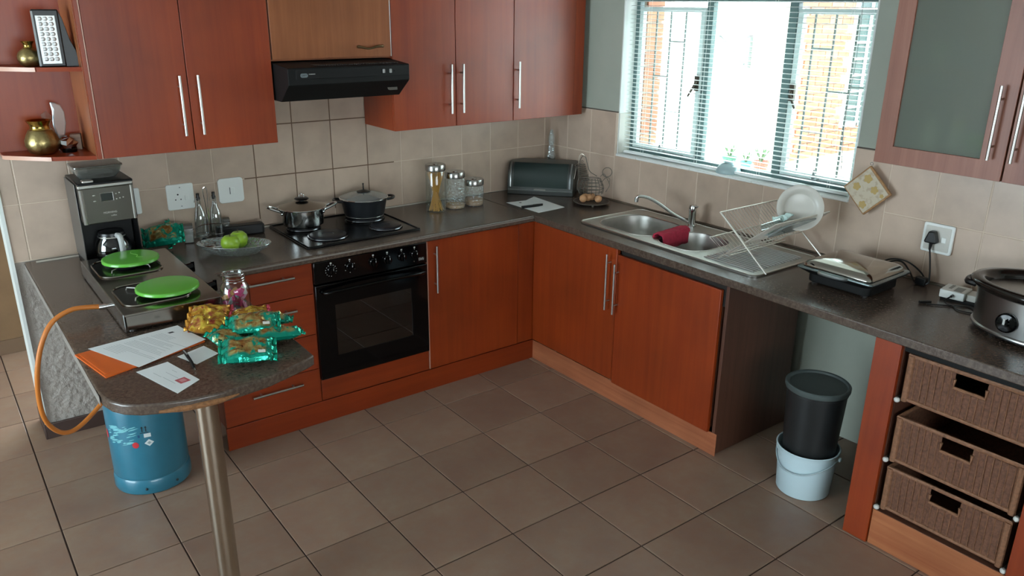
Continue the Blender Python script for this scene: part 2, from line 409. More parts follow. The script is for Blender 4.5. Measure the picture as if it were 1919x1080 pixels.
# ------------------------------------------------ window
wn = T('window_1', None, None, (RL[0], 0, 0), ry, kind='structure')
FX0, FX1 = .10, .135
P('frame', G().box(FX0, Y0-.006, ZS, FX1, Y0-.03, ZT).box(FX0, Y1+.006, ZS, FX1, Y1+.03, ZT).box(FX0, Y1+.03, ZS, FX1, Y0-.03, ZS+.03).box(FX0, Y1+.03, 1.958, FX1, Y0-.03, 1.995), FRAME, wn, bev=.002)
P('mullion', G().box(FX0, -1.072, ZS+.03, FX1, -1.112, 1.958), FRAME, wn, bev=.002)
P('mullion', G().box(FX0, -1.545, ZS+.03, FX1, -1.59, 1.958), FRAME, wn, bev=.002)
for a, b_ in ((-.62, -1.066), (-1.596, -1.985)):
    sh = P('casement', G().box(FX0-.004, a, ZS+.034, FX1-.01, a-.026, 1.93).box(FX0-.004, b_, ZS+.034, FX1-.01, b_+.026, 1.93).box(FX0-.004, a-.026, ZS+.034, FX1-.01, b_+.026, ZS+.058).box(FX0-.004, a-.026, 1.908, FX1-.01, b_+.026, 1.932), FRAMEL, wn, bev=.002)
    P('pane', G().box(.112, a-.02, ZS+.05, .115, b_+.02, 1.915), PANE, sh)
    s = 1 if a > -1 else -1
    yl = -1.05 if a > -1 else -1.615
    P('latch', G().box(.085, yl-.012, 1.52, .1, yl+.012, 1.6).tube([(.086, yl, 1.565), (.075, yl-.0, 1.55), (.07, yl+s*.035, 1.49)], [.008, .007, .005], 8), pm('bronze_latch', '4b443c', .4, .8) if s == 1 else bpy.data.materials['bronze_latch'], sh)
    ym = (a+b_)/2
    P('stay', G().box(.06, ym-.02, ZS+.03, .1, ym+.02, ZS+.045).tube([(.075, ym, ZS+.04), (.075, ym, ZS+.085)], [.009, .004], 8).tube([(.08, ym, ZS+.04), (.085, ym-.16, ZS+.036)], .004, 6), BARG, sh)
P('pane', G().box(.118, -1.112, ZS+.03, .121, -1.545, 1.958), PANE, wn)
for ys, lk in (((-.683, -.782, -.885), ((0, 1.568), (0, .0), (1, 1.755), (1, 1.381))), ((-1.642, -1.745, -1.852, -1.93), ((0, 1.757), (1, 1.57), (0, 1.379), (2, 1.60)))):
    for y in ys: P('burglar_bar', G().tube([(.17, y, ZS-.03), (.17, y, 1.925)], .0055, 8), BARG, wn)
    for i, z in lk:
        if z: P('burglar_bar', G().tube([(.17, ys[i], z), (.17, ys[i+1], z)], .0055, 8), BARG, wn)
    P('burglar_bar', G().tube([(.17, ys[0]+.06, 1.925), (.17, ys[-1]-.14, 1.925)], .006, 8), BARG, wn)
# venetian blind
vb = T('venetian_blind', 'white metal venetian blind lowered over the kitchen window, slats open', 'blind', (RL[0], 0, ZS), ry)
P('bottom_rail', G().box(.032, -.612, .004, .056, -1.992, .018), SLAT, vb, bev=.003)
sm = None
g = G()
n = 5
for i in range(n): pass
prof = [(-.0125, 0), (-.006, .0016), (0, .0022), (.006, .0016), (.0125, 0)]
g.rings([[(x, -.612, z+.0004) for x, z in prof]+[(x, -.612, z-.0004) for x, z in reversed(prof)], [(x, -1.992, z+.0004) for x, z in prof]+[(x, -1.992, z-.0004) for x, z in reversed(prof)]])
sm = mesh_of('slat', g, SLAT, 30)
for k in range(42): P('slat', sm, None, vb, loc=(.044, 0, .038+.0224*k))
for y in (-.743, -1.123, -1.511, -1.89):
    P('ladder_cord', G().tube([(.0335, y, .01), (.0335, y, .98)], .0007, 5).tube([(.0545, y, .01), (.0545, y, .98)], .0007, 5), WHITE, vb)
P('pull_cord', G().tube(cmr([(.03, -1.93, .98), (.025, -1.945, .6), (.03, -1.93, .35), (.026, -1.95, .12)]), .0012, 6), GREY, vb)
P('head_rail', G().box(.025, -.6, .985, .065, -2.0, 1.0), SLAT, vb)
# outside
PAV = pm('pale_paving', 'd8d4cc', .8, vary=.05, vs=3)
P('ground_outside', G().box(.3, -12, -.4, 22, 16, -.3), PAV, kind='structure')
P('wall_boundary', G().box(6.2, -4, -.3, 6.4, 14, 2.6), pm('sunlit_white_wall', 'efece4', .8), kind='structure')
nb = T('brick_outbuilding', 'sunlit face brick outbuilding with a tall dark window, seen through the window', 'building', (4.02, 1.0, -.3))
P('wall_core', G().box(0.01, .02, 0, 2.1, .25, 3.4), MORT, nb)
bm_ = mesh_of('brick', G().box(0, 0, 0, .222, .11, .073), BRK, 0)
for r in range(24):
    for c in range(9):
        x = c*.232-(.116 if r % 2 else 0)
        if x < 0 or x > 2.0-.2 : continue
        z = .72+r*.085
        if 0.86 < x+.11 < 1.62 and 1.0 < z < 2.9: continue
        P('brick', bm_, None, nb, loc=(x, 0, z))
wf = P('window_frame', G().box(.90, -.03, 1.0, .94, .03, 2.8).box(1.5, -.03, 1.0, 1.54, .03, 2.8).box(1.2, -.02, 1.0, 1.225, .03, 2.8).box(.94, -.02, 1.0, 1.5, .03, 1.05), PAINTW, nb)
P('pane', G().box(.94, .0, 1.05, 1.5, .012, 2.8), pm('dark_far_glass', '2e4446', .15), wf)
for z in [1.2+.17*k for k in range(10)]: P('glazing_bar', G().box(.94, -.018, z, 1.5, 0, z+.018), PAINTW, wf)
wbk = T('wall_bracket', 'dark metal triangular bracket on the white boundary wall outside', 'bracket', (6.15, 3.3, 1.55))
P('arm', G().box(-.02, -.1, .0, .02, .65, .02), BARG, wbk); P('brace', G().tube([(0, .45, 0), (0, -.02, -.36)], .02, 6), BARG, wbk); P('upright', G().box(-.02, -.1, -.4, .04, -.04, .02), BARG, wbk)
lw = T('low_wall', 'low white garden wall outside carrying three flower pots', 'wall', (3.45, 1.1, -.3))
P('masonry', G().box(-.2, -.7, 0, .2, .7, .64), pm('garden_wall_white', 'e8e6e0', .8), lw); P('coping', G().box(-.22, -.72, .64, .22, .72, .67), bpy.data.materials['garden_wall_white'], lw, bev=.005)
for nm, col, x, y, sc in (('green', '3f6b58', 3.4, 1.24, .55), ('teal', '4f8a86', 3.42, 1.05, .45), ('red', 'a8523f', 3.4, .86, .6)):
    pt = T('plant_pot', f'{nm} flower pot on the low white wall outside the window', 'pot', (x, y, .37), group=None)
    pt.scale = (sc, sc, sc)
    P('pot', G().lathe([(.085, 0), (.12, .2), (.135, .2), (.135, .24), (.115, .24), (.1, .2)], n=20), pm(nm+'_pot', col, .7), pt)
    g = G(); rr = random.Random(3)
    for q in range(9):
        a = rr.random()*6.28; g.tube(cmr([(0, 0, .2), (.05*math.cos(a), .05*math.sin(a), .32), (.12*math.cos(a), .12*math.sin(a), .38+.1*rr.random())], 3), [.012]*6+[.003], 5)
    P('leaves', g, pm(nm+'_leaf', '46603c', .7), pt)

# ================================================================= CABINETS
def bar_handle(par, p0, p1, out, mat=BARM, r=.0055, st=.03):
    p0, p1, o = Vector(p0), Vector(p1), Vector(out)
    a, b_ = p0+o*st, p1+o*st; d = (p1-p0).normalized(); L = (p1-p0).length; ins = min(.045, L*.18)
    g = G().tube([a, b_], r, 12)
    for q in (p0+d*ins, p1-d*ins): g.tube([q, q+o*st], r*.75, 8)
    g.xf(MW[par].inverted()); return P('handle', g, mat, par)
GRP_H = None
# drawer unit
YD = -.585
dc = T('drawer_cabinet', 'four-drawer cherry base cabinet left of the black oven', 'cabinet', (-2.115, -.57, 0))
P('body', G().box(-2.345, -.566, .116, -1.89, -.03, .824), W_RED, dc, world=True, bev=.001)
for z1, z0, hz in ((.822, .675, .776), (.672, .474, .618), (.471, .297, .42), (.294, .122, .246)):
    d = P('drawer', G().box(-2.345, YD, z0, -1.890, YD+.018, z1), W_REDH, dc, world=True, bev=.0015)
    bar_handle(d, (-2.222, YD, hz), (-1.983, YD, hz), (0, -1, 0))
# oven housing with oven
oc = T('oven_cabinet', 'cherry oven housing with a plain panel below the black oven', 'cabinet', (-1.585, -.57, 0))
P('side_panel', G().box(-1.888, -.578, .116, -1.884, -.03, .824), W_RED, oc, world=True)
P('side_panel', G().box(-1.283, -.578, .116, -1.279, -.03, .824), W_RED, oc, world=True)
P('front_panel', G().box(-1.882, YD, .122, -1.286, YD+.018, .228), W_REDH, oc, world=True, bev=.0015)
ov = T('built_in_oven', 'black glass built-in oven with six knobs under the hob', 'oven', (-1.584, -.56, .232))
P('body', G().box(-1.88, -.56, .234, -1.29, -.05, .822), BLACKM, ov, world=True)
P('control_panel', G().box(-1.882, -.597, .716, -1.286, -.56, .823), BLACKG, ov, world=True, bev=.003)
door = P('oven_door', G().prism([(-1.882, .234), (-1.286, .234), (-1.286, .709), (-1.882, .709)], -.598, -.56, holes=[[(-1.79, .345), (-1.38, .345), (-1.38, .60), (-1.79, .60)]], ax='y'), BLACKG, ov, world=True, bev=.002)
P('window', G().box(-1.79, -.596, .345, -1.38, -.593, .60), glass('smoked_oven_glass', '6a6a66', .12), door, world=True)
P('cavity', G().box(-1.80, -.578, .335, -1.37, -.576, .61), pm('oven_cavity', '0e0d0b', .6), door, world=True)
P('rack', G().tube([(-1.79, -.585, .462), (-1.38, -.585, .462)], .0018, 6), STEELD, door, world=True)
P('handle', G().tube(cmr([(-1.848, -.598, .675), (-1.84, -.625, .677), (-1.7, -.638, .682), (-1.585, -.641, .684), (-1.46, -.638, .682), (-1.325, -.625, .677), (-1.317, -.598, .675)], 4), .008, 10), BLACKG, door, world=True)
tick = pm('print_white', 'b5b5b0', .6)
for i, x in enumerate((-1.799, -1.704, -1.582, -1.507, -1.428, -1.356)):
    kb = P('knob', G().lathe([(.0, 0), (.021, 0), (.021, .006), (.017, .008), (.0155, .022), (0, .024)], n=20).box(-.0035, -.016, .02, .0035, .016, .029).xf(Matrix.Translation((x, -.597, .772)) @ Matrix.Rotation(math.radians(90), 4, 'X')), BLACKG, ov, world=True)
    P('pointer', G().box(x-.001, -.627, .778, x+.001, -.6255, .787), tick, kb, world=True)
    g = G()
    nn = 14 if i == 0 else (6 if i == 1 else 1)
    for q in range(nn):
        a = math.radians(90+360*q/14 if i == 0 else 90+60*q); rr = .027
        cx, cz = x+rr*math.cos(a), .772+rr*math.sin(a); g.box(cx-.0014, -.5985, cz-.0014, cx+.0014, -.597, cz+.0014)
    g.box(x-.004, -.5985, .804, x+.004, -.597, .811)
    P('dial_marks', g, tick, ov, world=True)
P('indicator_lamp', G().ball((-1.36, -.598, .736), .003, 8, 6), pm('amber_lamp', '3a2a20', .3), ov, world=True)
text('lettering', 'Defy', .016, tick, ov, (-1.318+1.584, -.5985+.56, .742-.232), (math.pi/2, 0, 0))
P('badge', G().box(-1.334, -.5975, .734, -1.302, -.5965, .75), pm('badge_grey', '3c3c3c', .4), ov, world=True)
# door cabinet
bc = T('base_cabinet', 'single-door cherry base cabinet between oven and corner', 'cabinet', (-.95, -.57, 0))
P('body', G().box(-1.277, -.566, .116, -.60, -.03, .824), W_RED, bc, world=True)
dr = P('door', G().box(-1.274, YD, .122, -.702, YD+.018, .820), W_RED, bc, world=True, bev=.0015)
bar_handle(dr, (-1.236, YD, .795), (-1.236, YD, .548), (0, -1, 0))
P('filler_panel', G().box(-.699, YD+.002, .122, -.579, YD+.018, .820), W_RED, bc, world=True, bev=.001)
P('edge_strip', G().box(-1.2775, YD-.0005, .122, -1.2745, YD+.018, .82), EDGE, bc, world=True)
pk = P('plinth', G().box(-2.345, -.577, 0, -.575, -.561, .113), W_REDH, bev=.001)
tag(pk, 'dark cherry kickboard under the drawers, oven and left base cabinet', 'kickboard')
# right run sink cabinet
XD = -.595
sc_ = T('sink_cabinet', 'two-door cherry cabinet under the kitchen sink', 'cabinet', (-.57, -1.25, 0))
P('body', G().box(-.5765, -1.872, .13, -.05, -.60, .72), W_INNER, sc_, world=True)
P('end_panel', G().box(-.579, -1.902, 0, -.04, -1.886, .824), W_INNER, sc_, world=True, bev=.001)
P('top_rail', G().box(-.577, -1.886, .72, -.56, -1.25, .824), GAP, sc_, world=True)  # near-black colour paints the shade of the gap above the lower door
d1 = P('door', G().box(XD, -1.236, .124, XD+.018, -.588, .822), W_RED, sc_, world=True, bev=.0015)
bar_handle(d1, (XD, -1.197, .792), (XD, -1.197, .503), (-1, 0, 0))
P('edge_strip', G().box(XD, -1.2405, .124, XD+.018, -1.2365, .822), W_RED, sc_, world=True)
d2 = P('door', G().box(XD-.004, -1.874, .112, XD+.014, -1.246, .798), W_RED, sc_, world=True, bev=.0015)
bar_handle(d2, (XD-.004, -1.222-.035, .757), (XD-.004, -1.222-.035, .497), (-1, 0, 0))
W_PL = wood('worn_plinth', '8a4c30', 'a86644', .45, axis='y', blotch=.25)
pk = P('plinth', G().box(-.5955+.0135, -1.916, 0, -.5795, -.577, .112), W_PL, bev=.001)
tag(pk, 'worn lighter brown kickboard under the sink cabinet', 'kickboard')
for y, z in ((-.78, .113), (-1.05, .105), (-1.22, .108), (-1.84, .1)): P('filled_hole', G().ball((-.5795, y, z), (.001, .008, .007), 10, 6), pm('filler_white', 'b8a094', .8) if y == -.78 else bpy.data.materials['filler_white'], pk)
# basket unit
bu = T('basket_unit', 'cherry open unit holding three wicker basket drawers', 'cabinet', (-.58, -2.9, 0))
P('stile', G().box(-.6, -2.664, 0, -.582, -2.568, .824), W_RED, bu, world=True, bev=.0015)
P('stile', G().box(-.6, -3.235, 0, -.582, -3.137, .824), W_RED, bu, world=True, bev=.0015)
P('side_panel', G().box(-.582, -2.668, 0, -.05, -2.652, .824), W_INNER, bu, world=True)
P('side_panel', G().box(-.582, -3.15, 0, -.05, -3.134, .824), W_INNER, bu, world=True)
P('back_panel', G().box(-.07, -3.134, .1, -.055, -2.668, .824), BLACKM, bu, world=True)
P('top_inside', G().box(-.58, -3.134, .80, -.07, -2.668, .824), BLACKM, bu, world=True)
P('lower_panel', G().box(-.592, -3.137, 0, -.574, -2.667, .15), W_REDY, bu, world=True, bev=.0015)
P('floor_board', G().box(-.59, -3.134, .14, -.08, -2.668, .152), W_INNER, bu, world=True)
names = ('topmost', 'middle', 'lowest')
for k, (zt, zb) in enumerate(((.790, .618), (.546, .372), (.336, .166))):
    P('runner', G().box(-.585, -2.682, zb-.012, -.1, -2.668, zb+.002).box(-.585, -3.134, zb-.012, -.1, -3.12, zb+.002), STEELD, bu, world=True)
    P('runner_cap', G().ball((-.588, -2.676, zb-.004), (.011, .011, .010), 10, 6), pm('clear_cap', 'c9c9c4', .3) if k == 0 else bpy.data.materials['clear_cap'], bu, world=True); P('runner_cap', G().ball((-.588, -3.126, zb-.004), (.011, .011, .010), 10, 6), bpy.data.materials['clear_cap'], bu, world=True)
    bk = T('wicker_basket', f'{names[k]} of the three brown wicker basket drawers', 'basket', (-.33, -2.9, zb), group='wicker basket drawers')
    L, H, D = .42, zt-zb, .48          # across y, height, depth x
    # woven shell: front, back, sides as ribbed sheets
    def ribbed(a, b_, z0, z1, nrm, nn=66, amp=.0022, mz=9):
        a, b_, nrm = Vector(a), Vector(b_), Vector(nrm); gg = G(); rows = []
        for jj in range(mz+1):
            z = z0+(z1-z0)*jj/mz
            rows.append([gg.b.verts.new(a.lerp(b_, i/nn)+Vector((0, 0, z))+nrm*amp*(math.cos(math.pi*i)*(.6+.4*math.cos(math.pi*jj)))) for i in range(nn+1)])
        for jj in range(mz):
            for i in range(nn): gg.f([rows[jj][i], rows[jj][i+1], rows[jj+1][i+1], rows[jj+1][i]])
        return gg
    xf_, xb = -.245, .235
    # front panel around the hand slot
    sy0, sy1, sz0, sz1 = -.052, .052, H-.062, H-.03
    fr = ribbed((xf_, L/2, 0), (xf_, sy1+.0, 0), 0, H, (-1, 0, 0), 30)
    me = P('front_weave', fr, WICK, bk, smooth=60)
    P('front_weave', ribbed((xf_, sy0, 0), (xf_, -L/2, 0), 0, H, (-1, 0, 0), 30), WICK, bk, smooth=60)
    P('front_weave', ribbed((xf_, sy1, 0), (xf_, sy0, 0), 0, sz0, (-1, 0, 0), 16, mz=6), WICK, bk, smooth=60)
    P('side_weave', ribbed((xf_, L/2, 0), (xb, L/2, 0), 0, H, (0, 1, 0), 30), WICK, bk, smooth=60)
    P('side_weave', ribbed((xf_, -L/2, 0), (xb, -L/2, 0), 0, H, (0, -1, 0), 30), WICK, bk, smooth=60)
    P('back_weave', ribbed((xb, L/2, 0), (xb, -L/2, 0), 0, H, (1, 0, 0), 30), WICK, bk, smooth=60)
    P('base_board', G().box(xf_, -L/2, 0, xb, L/2, .008), WICK, bk)
    P('corner_post', G().tube([(xf_, L/2-.006, -.004), (xf_, L/2-.006, H)], .012, 10), WICKL, bk)
    P('corner_post', G().tube([(xf_, -L/2+.006, -.004), (xf_, -L/2+.006, H)], .012, 10), WICKL, bk)
    P('rim', G().tube([(xf_, L/2, H), (xf_, -L/2, H), (xb, -L/2, H), (xb, L/2, H)], .0085, 8, closed=True), WICKL, bk)
    P('bottom_rim', G().tube([(xf_, L/2, .004), (xf_, -L/2, .004)], .0075, 8), WICKL, bk)
    P('slot_rim', G().tube([(xf_-.002, sy1, sz1), (xf_-.002, sy1, sz0), (xf_-.002, sy0, sz0), (xf_-.002, sy0, sz1)], .006, 8), WICKL, bk)
    g = G()
    for y in [-.19+.023*q for q in range(17)]:
        if sy0-.01 < y < sy1+.01: g.tube([(xf_-.003, y, .01), (xf_-.003, y, sz0-.006)], .0016, 5)
        else: g.tube([(xf_-.003, y, .01), (xf_-.003, y+.003, H-.006)], .0016, 5)
    P('upright_strands', g, WICKL, bk, kind='stuff')
# ---- wall cabinets
ZB = 1.334
def wcab(name, label, x0, x1, doors, side_l=True):
    t = T(name, label, 'cabinet', ((x0+x1)/2, -.17, ZB))
    P('body', G().box(x0, -.31, ZB, x1, -.004, 2.2), W_RED, t, world=True, bev=.001)
    for a, b_, hx in doors:
        d = P('door', G().box(a, -.329, ZB, b_, -.3105, 2.2), W_RED, t, world=True, bev=.0015)
        bar_handle(d, (hx, -.329, 1.648), (hx, -.329, 1.402), (0, -1, 0))
    return t
lc = wcab('wall_cabinet', 'two-door cherry wall cabinet left of the extractor hood', -2.643, -1.893, ((-2.623, -2.262, -2.298), (-2.258, -1.894, -2.224)))
P('edge_strip', G().box(-2.628, -.3295, ZB, -2.6245, -.3105, 2.2), EDGE, lc, world=True)
P('front_stile', G().box(-2.643, -.327, ZB, -2.629, -.3105, 2.2), W_RED, lc, world=True)
rc = wcab('wall_cabinet', 'three-door cherry wall cabinet right of the extractor hood', -1.289, -.045, ((-1.288, -.925, -.966), (-.921, -.553, -.894), (-.549, -.115, -.530)))
P('shaded_end_panel', G().box(-.113, -.327, ZB, -.045, -.3105, 2.2), W_RED, rc, world=True)  # separate panel put where the door's right band is only shaded darker
hc = T('hood_cabinet', 'brown veneer flap-door cabinet above the extractor hood', 'cabinet', (-1.59, -.17, 1.69))
P('body', G().box(-1.889, -.31, 1.69, -1.292, -.004, 2.2), W_FLAP, hc, world=True)
d = P('flap_door', G().box(-1.886, -.329, 1.697, -1.295, -.3105, 2.2), W_FLAP, hc, world=True, bev=.0015)
P('handle', G().tube(cmr([(-1.47, -.329, 1.744), (-1.462, -.345, 1.743), (-1.43, -.352, 1.736), (-1.405, -.354, 1.738), (-1.38, -.352, 1.744), (-1.348, -.345, 1.745), (-1.34, -.329, 1.745)], 4), [.006, .007, .007, .006, .006, .0055, .0055, .005, .005, .005, .0045, .0045, .0045, .005, .005, .005, .0055, .006, .006, .006, .0065, .0065, .007, .006, .006], 8), pm('antique_bronze', '6e5a40', .35, .9), d, world=True)
P('edge_strip', G().box(-1.2945, -.33, 1.697, -1.2925, -.3105, 2.2), WHITE, d, world=True)
# open corner shelf
cs = T('open_shelf', 'open cherry end shelf with angled pale-edged boards left of wall cabinet', 'shelf', (-2.8, -.12, ZB-.005))
P('back_panel', G().box(-2.95, -.016, 1.332, -2.645, -.002, 2.2), W_RED, cs, world=True)
P('lit_tone_side', G().box(-2.6455, -.31, 1.332, -2.6435, -.016, 2.2), W_FLAP, cs, world=True)  # lighter veneer puts the light on this face into its colour
for zb in (1.330, 1.676):
    poly = [(-2.95, -.016), (-2.95, -.085), (-2.945, -.105), (-2.81, -.24), (-2.79, -.252), (-2.646, -.31), (-2.646, -.016)]
    P('shelf_board', G().prism(poly, zb, zb+.016), W_REDH, cs, world=True)
    P('edge_band', G().prism([(-2.9508, -.085), (-2.946, -.1055), (-2.811, -.2405), (-2.80, -.249), (-2.799, -.2515), (-2.812, -.243), (-2.947, -.1075), (-2.952, -.085)], zb, zb+.016), EDGE, cs, world=True)  # pale edging; light reflected off the edge is also put into its colour
# ---- glazed wall cabinet on the right wall
XF = -.28; ZG = 1.379
gc = T('glazed_cabinet', 'muted cherry wall cabinet with frosted glass doors right of the window', 'cabinet', (-.12, -2.7, ZG))
P('body', G().box(-.262, -3.2, ZG, .02, -3.184, 2.2).box(-.262, -2.296, ZG, .02, -2.28, 2.2).box(-.262, -3.184, ZG, .02, -2.296, ZG+.016).box(.005, -3.184, ZG, .02, -2.296, 2.2), W_GLZ, gc, world=True)
P('inner_shelf', G().box(-.25, -3.18, 1.72, .0, -2.3, 1.735), W_GLZ, gc, world=True)
FROST = N('frosted_glass'); FROST.b.inputs['Base Color'].default_value = (*lin('b4bcae'), 1); FROST.b.inputs['Roughness'].default_value = .3
FROST.b.inputs['Transmission Weight'].default_value = .8; FROST.b.inputs['IOR'].default_value = 1.2; FROST = FROST.m
for a, b_, hy in ((-2.278, -2.737, -2.694), (-2.743, -3.2, -2.768)):
    d = P('door', G().prism([(a, ZG), (b_, ZG), (b_, 2.2), (a, 2.2)], XF, XF+.018, holes=[[(a-.066, ZG+.067), (b_+.079, ZG+.067), (b_+.079, 2.13), (a-.066, 2.13)]], ax='x'), W_GLZ, gc, world=True, bev=.0012)
    P('glass', G().box(XF+.009, a-.06, ZG+.06, XF+.013, b_+.073, 2.135), FROST, d, world=True)
    bar_handle(d, (XF, hy, 1.698), (XF, hy, 1.45), (-1, 0, 0))
bw = T('bowl', 'blurred green bowl stack behind the frosted cabinet glass', 'bowl', (-.13, -2.60, ZG+.016))
P('bowl', G().lathe([(.03, 0), (.06, .06), (.065, .12), (.06, .12), (.05, .02)], n=18), pm('bowl_green', '7aa03c', .4), bw)
bw = T('jug', 'blurred pale jug on the bottom shelf behind the frosted cabinet glass', 'jug', (-.12, -2.40, ZG+.016))
P('body', G().lathe([(.035, 0), (.045, .05), (.03, .12), (.035, .15), (.03, .15), (.03, .02)], n=18), WHITEC, bw); P('handle', G().ring((.045, 0, .08), .03, .006, ax='y'), WHITEC, bw)
bw = T('cup', 'blurred pale cup on the upper shelf behind the frosted cabinet glass', 'cup', (-.12, -2.38, 1.735))
P('body', G().lathe([(.03, 0), (.04, .08), (.037, .08), (.028, .01)], n=18), WHITEC, bw); P('handle', G().ring((.045, 0, .045), .02, .005, ax='y'), WHITEC, bw)
bw = T('jar', 'blurred yellow-lidded jar between the jug and bowls in the glass cabinet', 'jar', (-.12, -2.50, ZG+.016))
P('body', G().lathe([(.03, 0), (.033, .1), (.02, .13)], n=18), WHITEC, bw); P('lid', G().lathe([(.022, .13), (.022, .15), (.02, .155)], n=18), pm('lid_yellow', 'b9a840', .5), bw)
# ---- worktops
def arc(cx, cy, r, a0, a1, n=8): return [(cx+r*math.cos(math.radians(a0+(a1-a0)*k/n)), cy+r*math.sin(math.radians(a0+(a1-a0)*k/n))) for k in range(n+1)]
poly = [(-.607, -.002), (-2.943, .03), (-2.943, -1.46), (-2.939, -1.525), (-2.926, -1.578), (-2.902, -1.618), (-2.865, -1.650), (-2.81, -1.676), (-2.74, -1.698), (-2.66, -1.708), (-2.58, -1.700), (-2.50, -1.688), (-2.42, -1.660), (-2.36, -1.637), (-2.325, -1.618), (-2.322, -1.45), (-2.318, -.604), (-.607, -.604)]
wt = T('worktop', 'speckled dark brown worktop of the stove wall with its rounded breakfast bar', 'worktop', (-2.3, -.3, .825))
P('slab', G().prism(poly, .825, .86), TOP, wt, world=True, bev=.006, seg=3)
P('edge_band', G().box(-2.9445, -1.52, .827, -2.9432, .02, .856), pm('worn_grey_band', '8a837c', .5), wt, world=True)
P('edge_band', G().box(-2.3, -.6058, .845, -.61, -.6042, .852), pm('grey_front_band', '7d766f', .3), wt, world=True)  # thin grey strip along the front edge of the back run
P('bare_chipboard', G().tube([(-2.82, -1.671, .834), (-2.77, -1.687, .835), (-2.71, -1.701, .835), (-2.66, -1.707, .836), (-2.60, -1.700, .838)], [.004, .010, .010, .009, .003], 8), pm('chipboard', '8a5f3c', .9, vary=.3, vs=120), wt, world=True)
P('seal_strip', G().box(-2.90, -.008, .86, -.61, -.002, .867), pm('white_sealant', 'b5aca0', .6), wt, world=True)
wt2 = T('worktop', 'speckled dark brown worktop along the window wall around the sink', 'worktop', (-.3, -1.5, .825))
sinkhole = rrect(-.485, -1.62, -.065, -.872, .05)
P('slab', G().prism([(-.606, -3.5), (.068, -3.5), (-.020, -.014), (-.606, -.014)], .825, .86, holes=[sinkhole]), TOP, wt2, world=True, bev=.004)
P('seal_strip', G().box(-.003, -3.4, .035, .004, 0, .041), pm('brown_sealant', '6a5c4e', .6), wt2, loc=(.295-.018, 1.5, 0), rot=(0, 0, ry))
lg = T('table_leg', 'thick chrome tube leg under the rounded end of the breakfast bar', 'leg', (-2.662, -1.56, 0))
P('tube', G().tube([(0, 0, 0.012), (0, 0, .82)], .0345, 32), pm('polished_tube', 'b8ad9e', .25, 1.0), lg)
P('foot', G().lathe([(.045, 0), (.045, .008), (.039, .014)], n=28), CHROME, lg); P('top_flange', G().lathe([(.06, .8195), (.06, .825)], n=28), STEELD, lg)
P('bracket_block', G().box(.02, .02, .785, .075, .09, .8245), BLACKM, lg)

# ================================================================= HOOD + HOB
hd = T('extractor_hood', 'black slim extractor hood above the hob', 'extractor hood', (-1.587, -.25, 1.52))
P('casing', G().prism([(-.004, 1.684), (-.315, 1.684), (-.488, 1.671), (-.4925, 1.666), (-.4915, 1.598), (-.388, 1.520), (-.004, 1.522)], -1.886, -1.290, ax='x'), BLACKM, hd, world=True, bev=.002)
BRN = pm('brown_black_metal', '2a2420', .5)
g = G()
for k in range(48):
    x = -1.74+k*.0085
    g.box(x, -.47, 1.674, x+.004, -.40, 1.6785)
P('vent_slots', g, BRN, hd, world=True, kind='stuff')
P('front_strip', G().box(-1.852, -.4945, 1.622, -1.293, -.4915, 1.664), pm('hood_front', '0c0c0d', .45, spec=.3), hd, world=True, bev=.001)
for x in (-1.427, -1.392): P('switch', G().box(x-.006, -.5, 1.634, x+.006, -.494, 1.652), pm('switch_grey', '9a9a98', .4) if x < -1.4 else bpy.data.materials['switch_grey'], hd, world=True, bev=.002)
P('indicator_lamp', G().ball((-1.372, -.495, 1.643), .0025, 8, 6), BLACKG, hd, world=True)
bd = P('badge', G().prism(rrect(-1.832, 1.630, -1.798, 1.647, .008), -.497, -.4945, ax='y'), pm('badge_silver', '8f989c', .3, .6), hd, world=True)
text('lettering', 'DEFY', .0105, INKD, hd, (-1.815+1.587, -.4974+.25, 1.6385-1.52), (math.pi/2, 0, 0))
P('name_line', G().box(-1.793, -.4955, 1.6415, -1.763, -.4945, 1.6445), tick, hd, world=True)
# sticker on the sloping face
sl_ = Vector((0, -.4915+.388, 1.598-1.520)).normalized(); ang = math.atan2(1.598-1.520, .4915-.388)
g = G().prism([(-.034, -.012), (.018, -.012), (.03, .012), (-.012, .012), (-.024, .004)], 0, .0012).xf(Matrix.Translation((-1.345, -.437, 1.5575)) @ Matrix.Rotation(-ang+math.pi, 4, 'X'))
P('sticker', G().prism([(-.034, -.012), (.018, -.012), (.03, .012), (-.012, .012), (-.024, .004)], 0, .0012).xf(Matrix.Translation((-1.352, -.4380, 1.5565)) @ Matrix.Rotation(math.pi-ang, 4, 'X') @ Matrix.Diagonal((1, -1, 1, 1))), pm('sticker_grey', '8c8e88', .4, .4), hd, world=True)
g.b.free()
hb = T('hob', 'black four-plate electric hob set into the worktop', 'hob', (-1.565, -.265, .86))
P('tray', G().prism(rrect(-1.868, -.512, -1.262, -.022, .015), .8602, .868), pm('hob_enamel', '08080a', .22, spec=.5), hb, world=True, bev=.002)
P('rim', G().tube([(-1.860, -.504, .869), (-1.270, -.504, .869), (-1.270, -.03, .869), (-1.860, -.03, .869)], .0045, 8, closed=True), pm('hob_rim', '121214', .15), hb, world=True)
for x, y, r in ((-1.700, -.365, .088), (-1.735, -.155, .075), (-1.395, -.155, .095), (-1.390, -.375, .075)):
    pl = P('hot_plate', G().lathe([(r*.3, .006), (r*.32, .0085), (r*.95, .0085), (r, .006), (r, 0)], (x, y, .872), 36), IRON, hb, world=True)
    P('trim_ring', G().ring((x, y, .871), r+.006, .004, 40, 6), pm('ring_steel', '707074', .2, 1.0) if r == .088 else bpy.data.materials['ring_steel'], hb, world=True)
